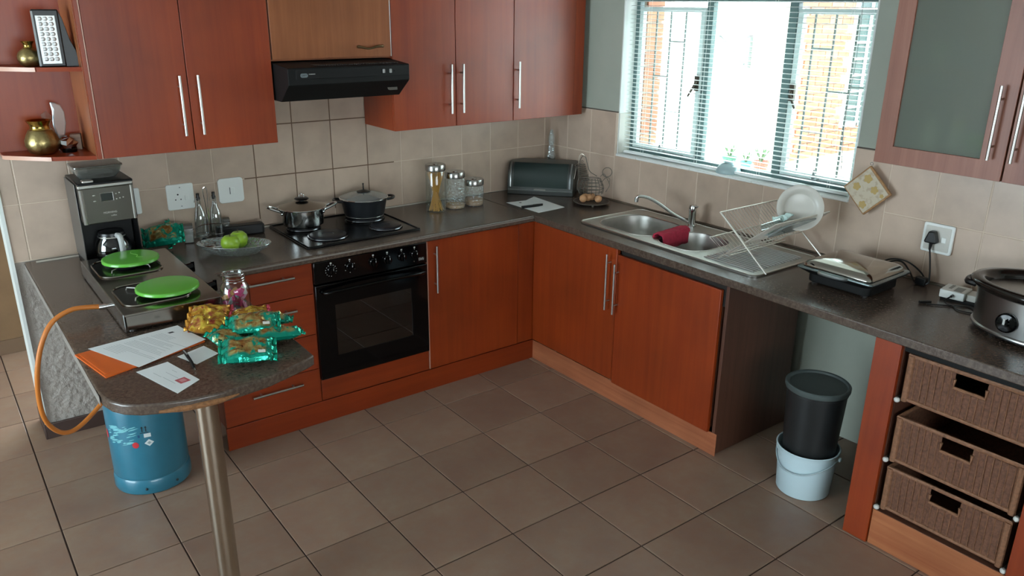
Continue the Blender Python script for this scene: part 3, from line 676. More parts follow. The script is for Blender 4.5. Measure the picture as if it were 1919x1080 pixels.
for (x, y, z, r, h, label, kind) in ((-1.735, -.155, .8805, .102, .090, 'shiny stainless steel saucepan with lid on the rear left hotplate', 's'), (-1.395, -.155, .8805, .120, .095, 'black casserole pot with glass lid on the rear right hotplate', 'b')):
    pt = T('saucepan' if kind == 's' else 'casserole_pot', label, 'pot', (x, y, z), -.3)
    M1 = CHROME if kind == 's' else pm('black_nonstick', '14161a', .42)
    if kind == 's': P('body', G().lathe([(r*.82, 0), (r*.84, .006), (r*.98, .012), (r, .03), (r, h), (r+.004, h+.003), (r-.003, h), (r-.005, .02), (.01, .01)], n=40), pm('polished_pot', 'a8a8a6', .12, 1.0), pt)
    else: P('body', G().lathe([(r*.74, 0), (r*.78, .006), (r*.86, .012), (r, h), (r+.005, h+.003), (r-.003, h), (r*.8, .02), (.01, .01)], n=40), M1, pt)
    if kind == 'b': P('base_ring', G().ring((0, 0, .010), r*.81, .004, 40, 6), STEEL, pt)
    lr = .014 if kind == 's' else .004
    ld = P('lid', G().lathe([(r+lr, h+.004), (r+lr, h+.009), (r*.9, h+.016), (r*.5, h+.030), (.03, h+.036), (0, h+.036)], n=40, cap=False), pm('lid_steel', 'a09a92', .25, 1.0) if kind == 's' else glass('lid_glass', '9fa6a4', .3, .05, dens=.35), pt)
    P('rim', G().ring((0, 0, h+.006), r+lr, .0035, 40, 8), CHROME, ld)
    if kind == 's':
        P('knob', G().lathe([(.012, h+.034), (.010, h+.040), (.030, h+.043), (.036, h+.048), (.03, h+.053), (.008, h+.056), (0, h+.056)], n=24), BLACK, ld)
        P('knob_loop', G().ring((0, 0, h+.060), .012, .002, 20, 6, ax='y'), CHROME, ld)
    else:
        P('knob', G().lathe([(.034, h+.034), (.036, h+.038), (.02, h+.042), (.004, h+.046), (.003, h+.07), (.005, h+.078), (0, h+.08)], n=20), BLACK, ld)
    for sgn in (-1, 1):
        if kind == 's':
            L = [(sgn*(r-.005), -.028, h-.012), (sgn*(r+.035), -.026, h+.004), (sgn*(r+.062), -.012, h+.014), (sgn*(r+.065), 0, h+.015), (sgn*(r+.062), .012, h+.014), (sgn*(r+.035), .026, h+.004), (sgn*(r-.005), .028, h-.012)]
            P('side_handle', G().tube(cmr(L, 4), .0065, 8), CHROME, pt)
            P('rivet', G().ball((sgn*(r-.002), -.02, h-.02), .009, 10, 6), CHROME, pt)
        else:
            L = [(sgn*(r-.005), -.035, h-.006), (sgn*(r+.025), -.032, h-.002), (sgn*(r+.038), 0, h), (sgn*(r+.025), .032, h-.002), (sgn*(r-.005), .035, h-.006)]
            P('side_handle', G().tube(cmr(L, 4), .007, 8), BLACK, pt)

# ================================================================= SINK
def loop3(L, z): return [(x, y, z) for x, y in L]
sk = T('sink', 'stainless steel double-bowl sink with ribbed drainer in the window worktop', 'sink', (-.28, -1.41, .86))
out = rrect(-.505, -1.965, -.045, -.852, .035)
def bowl(x0, y0, x1, y1, r): return rrect(x0, y0, x1, y1, r, 10)
b1 = bowl(-.462, -1.292, -.125, -.897, .12); b2 = bowl(-.462, -1.600, -.150, -1.318, .10)
g = G().prism(out, .8606, .8665, holes=[b1, b2])
for B_ in (b1, b2):
    cx = sum(p[0] for p in B_)/len(B_); cy = sum(p[1] for p in B_)/len(B_)
    R = []
    for s_, z in ((1, .8665), (.985, .858), (.965, .84), (.93, .75), (.88, .735), (.75, .728), (.12, .724)):
        R.append([(cx+(x-cx)*s_, cy+(y-cy)*s_, z) for x, y in B_])
    g.rings(R, cap=False)
    g.f(g.pts(R[-1]))
P('basin', g, STEELD, sk, world=True, smooth=50)
P('rim', G().tube([(x, y, .867) for x, y in out], .004, 8, closed=True), STEEL, sk, world=True)
for B_ in (b1, b2): P('bowl_rim', G().tube([(x, y, .8668) for x, y in B_], .0028, 6, closed=True), STEEL, sk, world=True)
for B_ in (b1, b2):
    cx = sum(p[0] for p in B_)/len(B_); cy = sum(p[1] for p in B_)/len(B_); P('drain', G().lathe([(.0, 0), (.03, 0), (.036, .003), (.036, .0)], (cx, cy, .725), 24), CHROME, sk, world=True)
g = G()
for k in range(17):
    x = -.46+k*.0215; g.tube([(x, -1.655, .867), (x, -1.67, .8695), (x, -1.91, .8695), (x, -1.925, .867)], .0042, 6)
P('drainer_ribs', g, pm('rib_steel', 'd8dcdc', .45, .9), sk, world=True, kind='stuff')
tp = T('tap', 'chrome mixer tap with a long swan spout behind the sink', 'tap', (-.095, -1.262, .8665))
P('base', G().lathe([(.024, 0), (.024, .006), (.019, .012), (.019, .075), (.0205, .078), (.0205, .105), (.017, .112), (0, .113)], n=24), CHROME, tp)
P('lever', G().tube([(0, 0, .10), (-.005, -.02, .106), (-.012, -.04, .112)], [.008, .006, .005], 8), CHROME, tp)
P('spout', G().tube(cmr([(-.012, .012, .02), (-.05, .085, .055), (-.085, .155, .10), (-.115, .21, .125), (-.14, .25, .128), (-.146, .258, .115)], 6), .0085, 12), CHROME, tp)
P('aerator', G().cyl((-.146, .259, .119), (-.147, .261, .098), .0105, n=14), STEELD, tp)
cl = G(); R = []
for i in range(15):
    t = i/14; a = math.pi*t; 
    yy = -.030*math.cos(a) if 0 < i < 14 else -.030*math.cos(a); zz = .010*math.sin(a)+(-.06*(abs(t-.5)-.32)/.18 if abs(t-.5) > .32 else 0)
    R.append([(-.112+.224*j/16, yy, zz+.002*math.sin(j*1.3+i)) for j in range(17)])
vs = [cl.pts(r) for r in R]
for i in range(14):
    for j in range(16): cl.f([vs[i][j], vs[i+1][j], vs[i+1][j+1], vs[i][j+1]])
c = P('dishcloth', cl, REDC, smooth=80, loc=(-.30, -1.312, .875), rot=(0, 0, .12)); md = c.modifiers.new('thick', 'SOLIDIFY'); md.thickness = .008; md.offset = 1
tag(c, 'crimson dishcloth draped over the divider between the sink bowls', 'cloth')
# ---- dish rack
RW = pm('rack_wire', 'd8d2c8', .35, .6)
dk = T('dish_rack', 'folding stainless wire dish rack standing on the sink drainer', 'dish rack', (-.25, -1.86, .868))
x0, x1 = -.455, -.045
A0, A1 = (-1.716, 1.086), (-1.985, .872); B0, B1 = (-1.716, .872), (-1.995, 1.088)
def lp(a, b_, t): return (a[0]+(b_[0]-a[0])*t, a[1]+(b_[1]-a[1])*t)
def frame(name, p, q, e0=x0, e1=x1, r=.0035):
    P(name, G().tube([(e0, q[0], q[1]), (e0, p[0], p[1]), (e1, p[0], p[1]), (e1, q[0], q[1])], r, 8), RW, dk, world=True)
frame('frame_bar', A0, A1); frame('frame_bar', B1, B0, x0+.012, x1-.012)
def grid(p, q, n_, e0, e1):
    for k in range(n_):
        x = e0+(e1-e0)*(k+.5)/n_; P('wire', G().tube([(x, p[0], p[1]), (x, q[0], q[1])], .0017, 5), RW, dk, world=True)
cA = lp(A0, A1, .56); cB = lp(B1, B0, .56)
grid(A0, cA, 20, x0, x1); grid(B1, cB, 20, x0+.012, x1-.012)
for p in (cA, cB): P('cross_bar', G().tube([(x0, p[0], p[1]), (x1, p[0], p[1])], .003, 6), RW, dk, world=True)
C0, C1 = (-1.672, .962), (-1.765, .905)
P('cup_tier', G().tube([(x0, C1[0], C1[1]), (x0, C0[0], C0[1]), (x1, C0[0], C0[1]), (x1, C1[0], C1[1])], .003, 8, closed=True), RW, dk, world=True)
grid(C0, C1, 16, x0, x1)
P('cup_tier', G().tube([(x0, C1[0], C1[1]), (x0, cA[0], cA[1]-.0)], .003, 6), RW, dk, world=True)
D0 = lp(B0, B1, .18)
P('lower_bar', G().tube([(x0, C1[0]-.02, C1[1]), (x1, C1[0]-.02, C1[1])], .003, 6), RW, dk, world=True)
def plate(name, label, loc, nrm, r, mat, cat='plate'):
    q = Vector(nrm).normalized().to_track_quat('Z', 'Y').to_euler()
    t = T(name, label, cat, loc, rot=q)
    P('dish', G().lathe([(.01, 0), (r*.62, 0), (r*.68, .006), (r*.98, .022), (r, .024), (r*.97, .0252), (r*.70, .016), (r*.66, .008), (r*.6, .0045), (.01, .004)], n=44), mat, t, smooth=60)
    P('foot_ring', G().ring((0, 0, -.001), r*.55, .002, 36, 6), mat, t); return t
plate('dinner_plate', 'white dinner plate standing upright in the dish rack', (-.185, -1.925, 1.108), (-.66, -.66, .34), .100, WHITEC)
tr = T('plastic_tray', 'clear plastic tray leaning in the right side of the dish rack', 'tray', (-.24, -1.955, 1.035), rot=(0, 0, 0))
P('tray', G().prism(rrect(-.14, -.055, .13, .055, .03), 0, .006, ax='z').xf(Matrix.Rotation(math.radians(-38), 4, 'X')), glass('tray_plastic', 'b9c4c2', .2, .15, dens=.35), tr)
P('tray_lip', G().tube([(x, y, .004) for x, y in rrect(-.14, -.055, .13, .055, .03)], .004, 6, closed=True).xf(Matrix.Rotation(math.radians(-38), 4, 'X')), bpy.data.materials['tray_plastic'], tr)
gb = T('drinking_glass', 'clear tumbler lying in the dish rack beside the plate', 'glass', (-.36, -1.875, 1.025), rot=(1.2, 0, .5))
P('body', G().lathe([(.0, 0), (.026, 0), (.033, .085), (.031, .085), (.025, .004), (0, .004)], n=24), GLASS, gb); P('rim', G().ring((0, 0, .085), .032, .0012, 24, 6), GLASS, gb)
sp = P('plastic_film', G().ball((0, 0, 0), (.048, .016, .010), 20, 10).jit(.014, 40, 4), pm('pale_mint_film', 'cfe9e4', .25), smooth=0, loc=(-.275, -1.905, 1.075), rot=(.2, -.25, -.5))
tag(sp, 'crumpled pale mint plastic lying against the plate in the dish rack', 'plastic')
# ---- grill press
gr = T('grill_press', 'closed chrome-topped electric grill press next to the dish rack', 'grill', (-.252, -2.252, .86), .02)
P('base', G().prism(rrect(-.115, -.135, .125, .135, .03), .008, .045), BLACKM, gr, bev=.004)
for x in (-.09, .1):
    for y in (-.11, .11): P('foot', G().lathe([(.012, 0), (.012, .008)], (x, y, 0), 12), BLACK, gr)
P('lower_shell', G().rings([[(x, y, z) for x, y in rrect(-.12*k-.005, -.135*k, .125*k, .135*k, .03)] for k, z in ((1.0, .045), (1.18, .060), (1.24, .068))]), BLACKM, gr)
P('silver_rim', G().rings([[(x, y, z) for x, y in rrect(-.153*k, -.163*k, .153*k, .163*k, .014)] for k, z in ((1.0, .066), (1.01, .069), (1.0, .074), (.95, .076))]), pm('grill_silver', '7f8a8c', .25, .9), gr, bev=.001)
R = [[(x, y, z) for x, y in rrect(-.138*k, -.150*k, .138*k, .150*k, .02*k+.002)] for k, z in ((1.0, .078), (.99, .084), (.94, .094), (.82, .103), (.6, .109), (.3, .112), (.02, .113))]
P('domed_lid', G().rings(R), pm('mirror_lid', 'aaa49c', .12, 1.0), gr, smooth=60)
P('handle', G().tube(cmr([(-.15, -.06, .07), (-.172, -.04, .072), (-.174, .04, .072), (-.15, .06, .07)], 5), .007, 8), pm('grill_handle', '8f9494', .35, .8), gr)
P('lamp', G().ball((-.14, .105, .092), (.006, .006, .003), 10, 6), BLACKG, gr)
# sockets
def socket(name, label, loc, rz, kind, w_=.122, h_=.122):
    t = T(name, label, 'socket' if kind != 's' else 'switch', loc, rz)     # local: faces -y
    P('plate', G().prism(rrect(-w_/2, -h_/2, w_/2, h_/2, .008 if kind != 's' else .016), -.011, 0, ax='y'), WHITE, t, bev=.002)
    if kind in 'pq':
        for x, z, r in ((-.012 if kind == 'p' else -.02, .012, .004), (-.024, -.012, .003), (0, -.012, .003)): P('pin_hole', G().cyl((x, -.0118, z), (x, -.010, z), r, n=12), INKD, t)
        P('rocker', G().box(.018, -.0145, -.018, .036, -.011, .006), WHITE, t, bev=.001)
        for z in (.045, -.045): P('screw', G().cyl((0, -.0122, z), (0, -.0108, z), .003, n=10), GREY, t)
    if kind == 's':
        P('rocker', G().box(-.004, -.0145, -.017, .016, -.011, .013), WHITE, t, bev=.001); P('rocker_gap', G().box(-.0075, -.0115, -.019, -.0045, -.0108, .015), INKD, t)
    if kind == 'r':
        P('faceplate', G().prism(rrect(-.05, -.05, .05, .05, .004), -.0125, -.0105, ax='y'), WHITEC, t); P('rocker', G().box(.018, -.0155, -.012, .036, -.0125, .01), WHITE, t, bev=.001)
    return t
def bwp(x, z): return (x, -.012-.0165*x-.0, z)
socket('wall_socket', 'white three-pin wall socket between the coffee maker and the oil bottles', bwp(-2.262, 1.064), by, 'p')
socket('wall_switch', 'white rounded isolator switch left of the hob', bwp(-2.024, 1.066), by, 's')
socket('wall_socket', 'blank white wall plate half hidden behind the coffee maker', bwp(-2.50, 1.068), by, 'n')
rs = socket('wall_socket', 'white wall socket with a black plug under the glazed cabinet', (.050, -2.428, 1.051), -math.pi/2+ry, 'r')
pg = T('plug_and_cable', 'black plug with its cable running down to the grill press', 'cable', (.036, -2.415, 1.06), -math.pi/2+ry)
P('plug', G().prism([(-.026, -.022), (-.020, -.026), (.020, -.026), (.026, -.022), (.012, .024), (-.012, .024)], -.032, 0, ax='y'), BLACK, pg, bev=.006, seg=3)
P('strain_relief', G().tube([(0, -.016, -.024), (0, -.018, -.055)], [.008, .0045], 8), BLACK, pg)
P('cable', G().tube(cmr([(.036-.018, -2.416, 1.008), (.01, -2.43, .96), (-.005, -2.445, .91), (-.02, -2.45, .875), (-.02, -2.40, .868), (.0, -2.36, .90), (.005, -2.32, .93), (-.01, -2.28, .925), (-.04, -2.25, .90), (-.10, -2.28, .885)], 8), .0035, 8), BLACK, pg, world=True)
P('cable', G().tube(cmr([(-.0, -2.44, .868), (.012, -2.40, .905), (.01, -2.34, .935), (-.005, -2.28, .935), (-.03, -2.24, .91), (-.07, -2.22, .885)], 8), .0035, 8), BLACK, pg, world=True)
P('inline_connector', G().box(-.03, -2.445, .861, .0, -2.40, .895), BLACK, pg, world=True, bev=.005)
ad = T('power_adapter', 'small white power adapter with a black lead beside the slow cooker', 'adapter', (-.075, -2.585, .86), .13)
P('case', G().box(-.04, -.045, .010, .055, .045, .042), WHITE, ad, bev=.003); P('rear_case', G().box(-.02, -.115, .010, .05, -.045, .036), WHITEC, ad, bev=.003)
P('label', G().box(-.03, -.03, .042, .03, .0, .0424), pm('label_grey', '9a9c98', .6), ad); P('label', G().box(-.01, .012, .042, .045, .024, .0424), bpy.data.materials['label_grey'], ad)
P('foot_pad', G().box(-.035, -.11, 0, .05, .04, .010), BLACKM, ad)
P('jack', G().cyl((-.041, -.005, .027), (-.056, -.004, .026), .005, n=10), BLACK, ad)
P('lead', G().tube(cmr([(-.056, -.004, .026), (-.075, .01, .012), (-.085, .0, .004), (-.10, -.03, .004), (-.13, -.06, .004), (-.12, -.11, .004), (-.08, -.10, .004), (-.06, -.07, .004), (-.09, -.03, .004), (-.135, .03, .004), (-.15, .05, .004)], 5), .0028, 6), BLACK, ad)
P('lead_plug', G().tube([(-.12, .045, .007), (-.155, .075, .007)], [.006, .0065], 8), BLACK, ad)
# slow cooker
sc2 = T('slow_cooker', 'oval stainless slow cooker with black rim at the right edge', 'slow cooker', (-.225, -2.965, .86), .05)
for x, y in ((-.1, .13), (.1, .13), (-.1, -.13), (.1, -.13)): P('foot', G().lathe([(.013, 0), (.013, .014)], (x, y, 0), 12), BLACK, sc2)
P('base', G().lathe([(.90, .008), (1, .014), (1.0, .022)], n=56, sx=.168, sy=.232), BLACK, sc2)
P('shell', G().lathe([(.97, .018), (1.012, .020), (1.012, .026), (.985, .030), (1.0, .15), (1.0, .158)], n=72, sx=.17, sy=.235), pm('cooker_steel', 'a5a4a2', .28, 1.0), sc2, smooth=50)
P('crock', G().lathe([(1.0, .152), (1.06, .158), (1.11, .168), (1.12, .178), (1.08, .186), (.98, .188), (.93, .184), (.88, .165), (.80, .06), (.5, .045), (.01, .045)], n=72, sx=.17, sy=.235), pm('brown_black_stoneware', '1c1714', .12), sc2, smooth=60)
P('side_handle', G().tube(cmr([(-.05, .232, .15), (-.045, .262, .152), (0, .272, .153), (.045, .262, .152), (.05, .232, .15)], 4), .011, 8), BLACK, sc2)
kk = P('control_knob', G().lathe([(0, 0), (.034, 0), (.034, .008), (.028, .014), (.013, .016), (.012, .028), (0, .03)], n=28).xf(Matrix.Translation((-.165, .075, .078)) @ Matrix.Rotation(math.radians(-82), 4, 'Y')), BLACKG, sc2)
P('pointer', G().box(-.2, .072, .08, -.196, .078, .10), tick, kk)
# trivet tile on the wall
tv = T('cork_trivet', 'square floral cork-edged pot stand hanging cornerwise beneath the glazed cabinet', 'pot stand', (.012, -2.118, 1.199), -math.pi/2+ry)
q = .109
P('board', G().prism([(0, -q), (q, 0), (0, q), (-q, 0)], -.014, 0, ax='y'), pm('cork', 'a07a54', .85, vary=.2, vs=80), tv, bev=.006, seg=3)
def flower_mat():
    s = N('floral_face'); v = s.n('ShaderNodeTexNoise', Scale=45.0, Detail=3.0); s.l(s.coord(), v.inputs['Vector'])
    s.l(mixc(s, mapr(s, v.outputs[0], .5, .62, 0, .7), lin('b8ac96'), lin('a08c74')), s.b.inputs['Base Color']); s.b.inputs['Roughness'].default_value = .45; return s.m
q2 = .098
P('face', G().prism([(0, -q2), (q2, 0), (0, q2), (-q2, 0)], -.0165, -.014, ax='y'), flower_mat(), tv)
pf = pm('ochre_petals', 'ac9258', .6)
for cx, cz, r in ((.0, .052, .02), (-.045, .012, .018), (.035, .008, .018), (-.008, -.062, .018), (.07, -.012, .01)):
    L = []
    for k in range(40):
        a = 2*math.pi*k/40; rr = r*(.72+.28*abs(math.cos(2.5*a))); L.append((cx+rr*math.cos(a), cz+rr*math.sin(a)))
    P('flower', G().prism(L, -.0170, -.0164, ax='y'), pf, tv)
P('hook', G().ring((0, -.006, q+.006), .006, .0012, 16, 6, ax='y'), BARG, tv)
# bowl on window sill
sb = T('sill_bowl', 'pale blue upturned bowl on the window sill', 'bowl', (.062-.018+.035, -1.325, ZS))
P('bowl', G().lathe([(.062, 0), (.064, .004), (.056, .028), (.040, .046), (.024, .052), (.024, .056), (0, .056)], n=32), pm('pale_blue_ceramic', '9fb4b6', .3), sb, smooth=60); P('foot_ring', G().ring((0, 0, .057), .023, .002, 24, 6), bpy.data.materials['pale_blue_ceramic'], sb)

# ================================================================= BUCKETS
b = T('white_bucket', 'white plastic bucket on the floor holding the black bucket', 'bucket', (-.472, -2.300, .002)); BKT = b
P('body', G().lathe([(0, .002), (.098, 0), (.101, .004), (.112, .175), (.118, .177), (.118, .196), (.1205, .199), (.1175, .202), (.114, .200), (.109, .17), (.098, .008), (0, .008)], n=48), pm('bucket_white', 'c0d5dc', .35), b, smooth=40)
P('handle', G().tube(cmr([(.035, .117, .178), (-.04, .11, .155), (-.105, .05, .125), (-.118, -.0, .118), (-.10, -.06, .125), (-.04, -.11, .155), (.035, -.117, .178)], 6), .003, 8), pm('bucket_handle', '9fb0b6', .4), b)
P('handle_lug', G().ball((.03, .12, .178), (.01, .006, .01), 10, 6), bpy.data.materials['bucket_white'], b); P('handle_lug', G().ball((.03, -.12, .178), (.01, .006, .01), 10, 6), bpy.data.materials['bucket_white'], b)
b = T('black_bucket', 'black lidded plastic bucket stacked inside the white bucket', 'bucket', (-.468, -2.300, .175)); BK2 = b
P('body', G().lathe([(0, 0), (.097, 0), (.100, .003), (.113, .27), (.116, .272), (.116, .286), (.112, .288)], n=48), pm('bucket_black', '1f2122', .38), b, smooth=40)
P('lid', G().lathe([(.119, .282), (.1215, .288), (.1215, .300), (.117, .304), (.110, .302), (.106, .295), (.03, .296), (0, .296)], n=48), pm('lid_dark_grey', '4a5352', .4), b, smooth=40)
BKT.scale = (1.07, 1.07, 1.04); BK2.scale = (1.05, 1.05, 1.06)

# ================================================================= GAS CYLINDER + HOSE
gcyl = T('gas_cylinder', 'teal blue gas cylinder on the floor beneath the breakfast bar', 'gas cylinder', (-2.672, -.578, .002))
P('body', G().lathe([(.12, .035), (.146, .06), (.149, .075), (.149, .36), (.142, .395), (.115, .425), (.07, .445), (.03, .452), (0, .452)], n=56), GASBLUE, gcyl, smooth=60)
P('foot_ring', G().lathe([(.150, 0), (.1525, .006), (.1525, .04), (.149, .062), (.147, .064), (.146, .062), (.148, .03), (.147, 0)], n=56), GASBLUE, gcyl, smooth=60)
P('collar', G().lathe([(.075, .43), (.085, .50), (.088, .50), (.079, .43)], n=40), GASBLUE, gcyl)
P('valve', G().lathe([(.016, .45), (.016, .50), (.022, .502), (.022, .53), (.01, .535), (0, .535)], n=16), BRASSP, gcyl)
def on_cyl(deg, z, r=.1496): a = math.radians(deg); return (r*math.cos(a), r*math.sin(a), z), a
def decal(name, shape, deg, z, mat, rr=.1502, par=gcyl):
    g = G(); vs = []
    def pt(u, v): a = math.radians(deg)+u/.149; return (rr*math.cos(a), rr*math.sin(a), z+v)
    n_ = len(shape); g.f(g.pts([pt(u, v) for u, v in shape])); return P(name, g, mat, par, smooth=0)
dw, dr_, dk_ = pm('decal_white', 'cfd8d8', .5), pm('decal_red', 'c03038', .5), pm('decal_black', '10181c', .5)
# camera sees about -100 deg side
D0_ = -107
decal('label_square', [(-.016, -.008), (.010, -.008), (.010, .009), (-.016, .009)], D0_+8, .272, dw)
decal('label_square', [(-.008, -.006), (.0, -.006), (.0, .006), (-.008, .006)], D0_-4, .272, pm('decal_navy', '1c4a70', .5))
decal('hazard_diamond', [(0, -.016), (.018, 0), (0, .016), (-.018, 0)], D0_+8, .238, dw)
decal('hazard_diamond', [(0, -.007), (.008, 0), (0, .007), (-.008, 0)], D0_+8, .238, pm('decal_grey', '8fa0a2', .5), rr=.1506)
decal('hazard_disc', [(.013*math.cos(a*.6283/1), .014*math.sin(a*.6283/1)) for a in range(10)], D0_-12, .233, dr_)
decal('hazard_disc', [(.010*math.cos(a*.6283/1), .022*math.sin(a*.6283/1)) for a in range(10)], D0_-68, .262, dr_)
for dx in (-.007, .007):
    decal('up_arrow', [(dx-.0018, -.012), (dx+.0018, -.012), (dx+.0018, .006), (dx+.005, .006), (dx, .014), (dx-.005, .006), (dx-.0018, .006)], D0_+3, .302, dk_)
decal('arrow_bar', [(-.016, -.0025), (.016, -.0025), (.016, .0), (-.016, .0)], D0_+3, .287, dk_)
rr = random.Random(5); g = G()
for k in range(46):
    dg_ = D0_-56+rr.random()*44; z = .232+rr.random()*.085; L = .006+rr.random()*.016; h = .0012+rr.random()*.0022
    def pt(u, v): a = math.radians(dg_)+u/.149; return (.1502*math.cos(a), .1502*math.sin(a), z+v+u*.25)
    g.f(g.pts([pt(-L, -h), (pt(0, -h*1.4)), pt(L, -h*.3), pt(L*.6, h), pt(-L*.7, h*.8)]))
P('scuffed_lettering', g, pm('decal_pale_teal', '6fb0b8', .5), gcyl, smooth=0, kind='stuff')
for dg_ in (D0_-6, D0_+41): 
    (px_, py_, pz_), a = on_cyl(dg_, .026, .1528); P('drain_hole', G().ball((px_, py_, pz_), (.006, .006, .006), 10, 6), dk_, gcyl)
# two-burner stove
st = T('gas_stove', 'portable stainless two-burner gas stove on the breakfast bar', 'stove', (-2.607, -.713, .86))
SXm, SYm = .166, .375
P('body', G().box(-SXm+.006, -SYm+.004, .012, SXm-.006, SYm-.004, .064), pm('stove_steel', '9c948c', .16, 1.0), st, bev=.001)
P('top_sheet', G().prism(rrect(-SXm, -SYm, SXm, SYm, .006), .062, .070), bpy.data.materials['stove_steel'], st, bev=.002)
P('side_flange', G().box(-SXm-.002, -SYm, .008, -SXm+.001, SYm, .071), pm('flange_steel', 'c4c8ca', .22, 1.0), st, bev=.0005)
P('back_legs', G().box(-SXm-.001, SYm-.03, 0, -SXm+.012, SYm, .02), BLACK, st)
for x in (-.14, .14):
    for y in (-.345, .345): P('foot', G().lathe([(.012, 0), (.010, .012)], (x, y, 0), 12), BLACK, st)
for y in (.19, -.185):
    P('burner_well', G().prism(rrect(-.145, y-.125, .085, y+.125, .05), .0703, .0715), pm('enamel_black_well', '12100f', .2) if y > 0 else bpy.data.materials['enamel_black_well'], st)
    P('well_rim', G().tube([(a, b_, .0725) for a, b_ in rrect(-.145, y-.125, .085, y+.125, .05)], .0035, 6, closed=True), bpy.data.materials['stove_steel'], st)
    P('burner', G().lathe([(.04, 0), (.045, .006), (.03, .012), (0, .012)], (-.03, y, .0715), 24), IRON, st)
    for k in range(4):
        a = math.pi/4+k*math.pi/2; P('pan_support', G().tube([(-.03+.10*math.cos(a), y+.10*math.sin(a), .073), (-.03+.095*math.cos(a), y+.095*math.sin(a), .083), (-.03+.03*math.cos(a), y+.03*math.sin(a), .083)], .0022, 6), STEELD, st)
for y in (.11, -.175):
    kn = P('knob', G().cyl((SXm, y, .04), (SXm+.012, y, .044), .025, n=20).cyl((SXm+.012, y, .044), (SXm+.036, y, .048), .019, n=20).box(SXm+.03, y-.005, .026, SXm+.042, y+.005, .070), BLACKG, st)
P('gas_inlet', G().cyl((-SXm-.001, -.155, .04), (-SXm-.022, -.155, .04), .007, n=12), CHROME, st)
for nm, y, x, r, lab in (('a', -.485, -2.612, .108, 'lime green plastic lid over the rear burner of the gas stove'), ('b', -.925, -2.585, .110, 'lime green plastic lid over the front burner of the gas stove')):
    t = T('burner_lid', lab, 'lid', (x, y, .9435), .3)
    P('lid', G().lathe([(r-.004, 0), (r, .002), (r, .010), (r-.003, .0135), (r-.008, .0142), (0, .0142)], n=56), GREEN, t, smooth=50)
    P('moulded_line', G().tube(cmr([(.03, -.04, .0142), (.015, -.02, .0144), (.03, .0, .0144), (.025, .04, .0144), (.04, .065, .0142)], 5), .0007, 5), pm('pale_lime', '86c95a', .3) if nm == 'a' else bpy.data.materials['pale_lime'], t) if nm == 'a' else None  # thin paler lime line on the rear lid
hs = T('gas_hose', 'orange rubber gas hose looping over the edge of the breakfast bar', 'hose', (-2.9, -.87, .90))
P('hose', G().tube(cmr([(-2.795, -.868, .90), (-2.84, -.868, .908), (-2.90, -.872, .912), (-2.965, -.885, .885), (-3.01, -.90, .82), (-3.04, -.90, .72), (-3.05, -.87, .60), (-3.04, -.84, .50), (-3.0, -.80, .425), (-2.95, -.77, .405), (-2.88, -.73, .43), (-2.80, -.68, .48), (-2.74, -.62, .535), (-2.69, -.585, .535)], 8), .0085, 12), RUBBER, hs, world=True)
P('end_ferrule', G().cyl((-2.79, -.868, .90), (-2.812, -.868, .901), .0105, n=12), CHROME, hs, world=True)

# ================================================================= COFFEE MAKER
cm = T('coffee_maker', 'black and steel filter coffee maker with a bean hopper in the corner', 'coffee maker', (-2.628, -.155, .86), .02)
P('rear_body', G().box(-.108, -.02, .0, .105, .118, .36), pm('coffee_black', '09090a', .35, spec=.3), cm, bev=.006)
P('side_panel', G().box(-.1105, -.08, .03, -.107, .117, .365), pm('side_grey', '6f6d69', .35, .7), cm, bev=.001)
P('side_panel', G().box(.104, -.11, .03, .1065, .117, .36), bpy.data.materials['coffee_black'], cm)
P('base', G().box(-.105, -.145, .0, .105, -.0, .030), bpy.data.materials['coffee_black'], cm, bev=.006)
P('warming_plate', G().lathe([(.06, .030), (.06, .034), (0, .034)], (0, -.075, 0), 28), IRON, cm)
P('head', G().box(-.105, -.128, .205, .105, .0, .362), bpy.data.materials['coffee_black'], cm, bev=.006)
fp = P('front_panel', G().box(-.104, -.136, .203, .100, -.126, .352), pm('panel_steel', '6e6a63', .3, .9), cm, bev=.004)
P('panel_edge', G().tube([(-.097, -.137, .206), (-.099, -.137, .350)], .009, 10), STEEL, cm); P('panel_edge', G().tube([(.094, -.136, .206), (.095, -.136, .350)], .006, 10), STEEL, cm)
P('display', G().box(-.026, -.1385, .297, .018, -.136, .326), pm('lcd', '2c302c', .25), fp); P('display_frame', G().tube([(-.028, -.1375, .295), (.020, -.1375, .295), (.020, -.1375, .328), (-.028, -.1375, .328)], .0015, 6, closed=True), STEEL, fp)
for x, z in ((-.052, .322), (-.052, .298), (.032, .320), (.032, .298), (.045, .300), (.058, .302), (.045, .323)): P('button', G().ball((x, -.1365, z), (.006 if x < 0 else .003, .002, .0028), 10, 6), STEEL, fp)
text('lettering', 'MORNING', .011, pm('panel_print', 'b9b6ae', .5), fp, (0, -.1366, .245), (math.pi/2, 0, 0)); text('lettering', 'coffee', .009, bpy.data.materials['panel_print'], fp, (.012, -.1366, .231), (math.pi/2, 0, 0))
P('top_band', G().box(-.106, -.136, .352, .102, -.10, .366), STEELD, cm, bev=.003)
P('top_deck', G().box(-.106, -.13, .362, .106, .117, .374), bpy.data.materials['coffee_black'], cm, bev=.004)
P('filler_cap', G().box(-.085, -.125, .372, -.042, -.09, .384), STEEL, cm, bev=.004)
hp = P('bean_hopper', G().rings([[(x, y, z) for x, y in rrect(-.085*k-.004, -.06*k, .085*k-.004, .065*k, .02)] for k, z in ((.8, .374), (1.0, .395), (1.08, .42))], cap=False), glass('smoky_plastic', 'a8a8a0', .25, .06, dens=.22), cm)
P('hopper_lid', G().prism(rrect(-.100, -.07, .092, .075, .02), .422, .430), glass('pale_smoky_plastic', 'a09c92', .3, .06, dens=.22), cm, bev=.002)
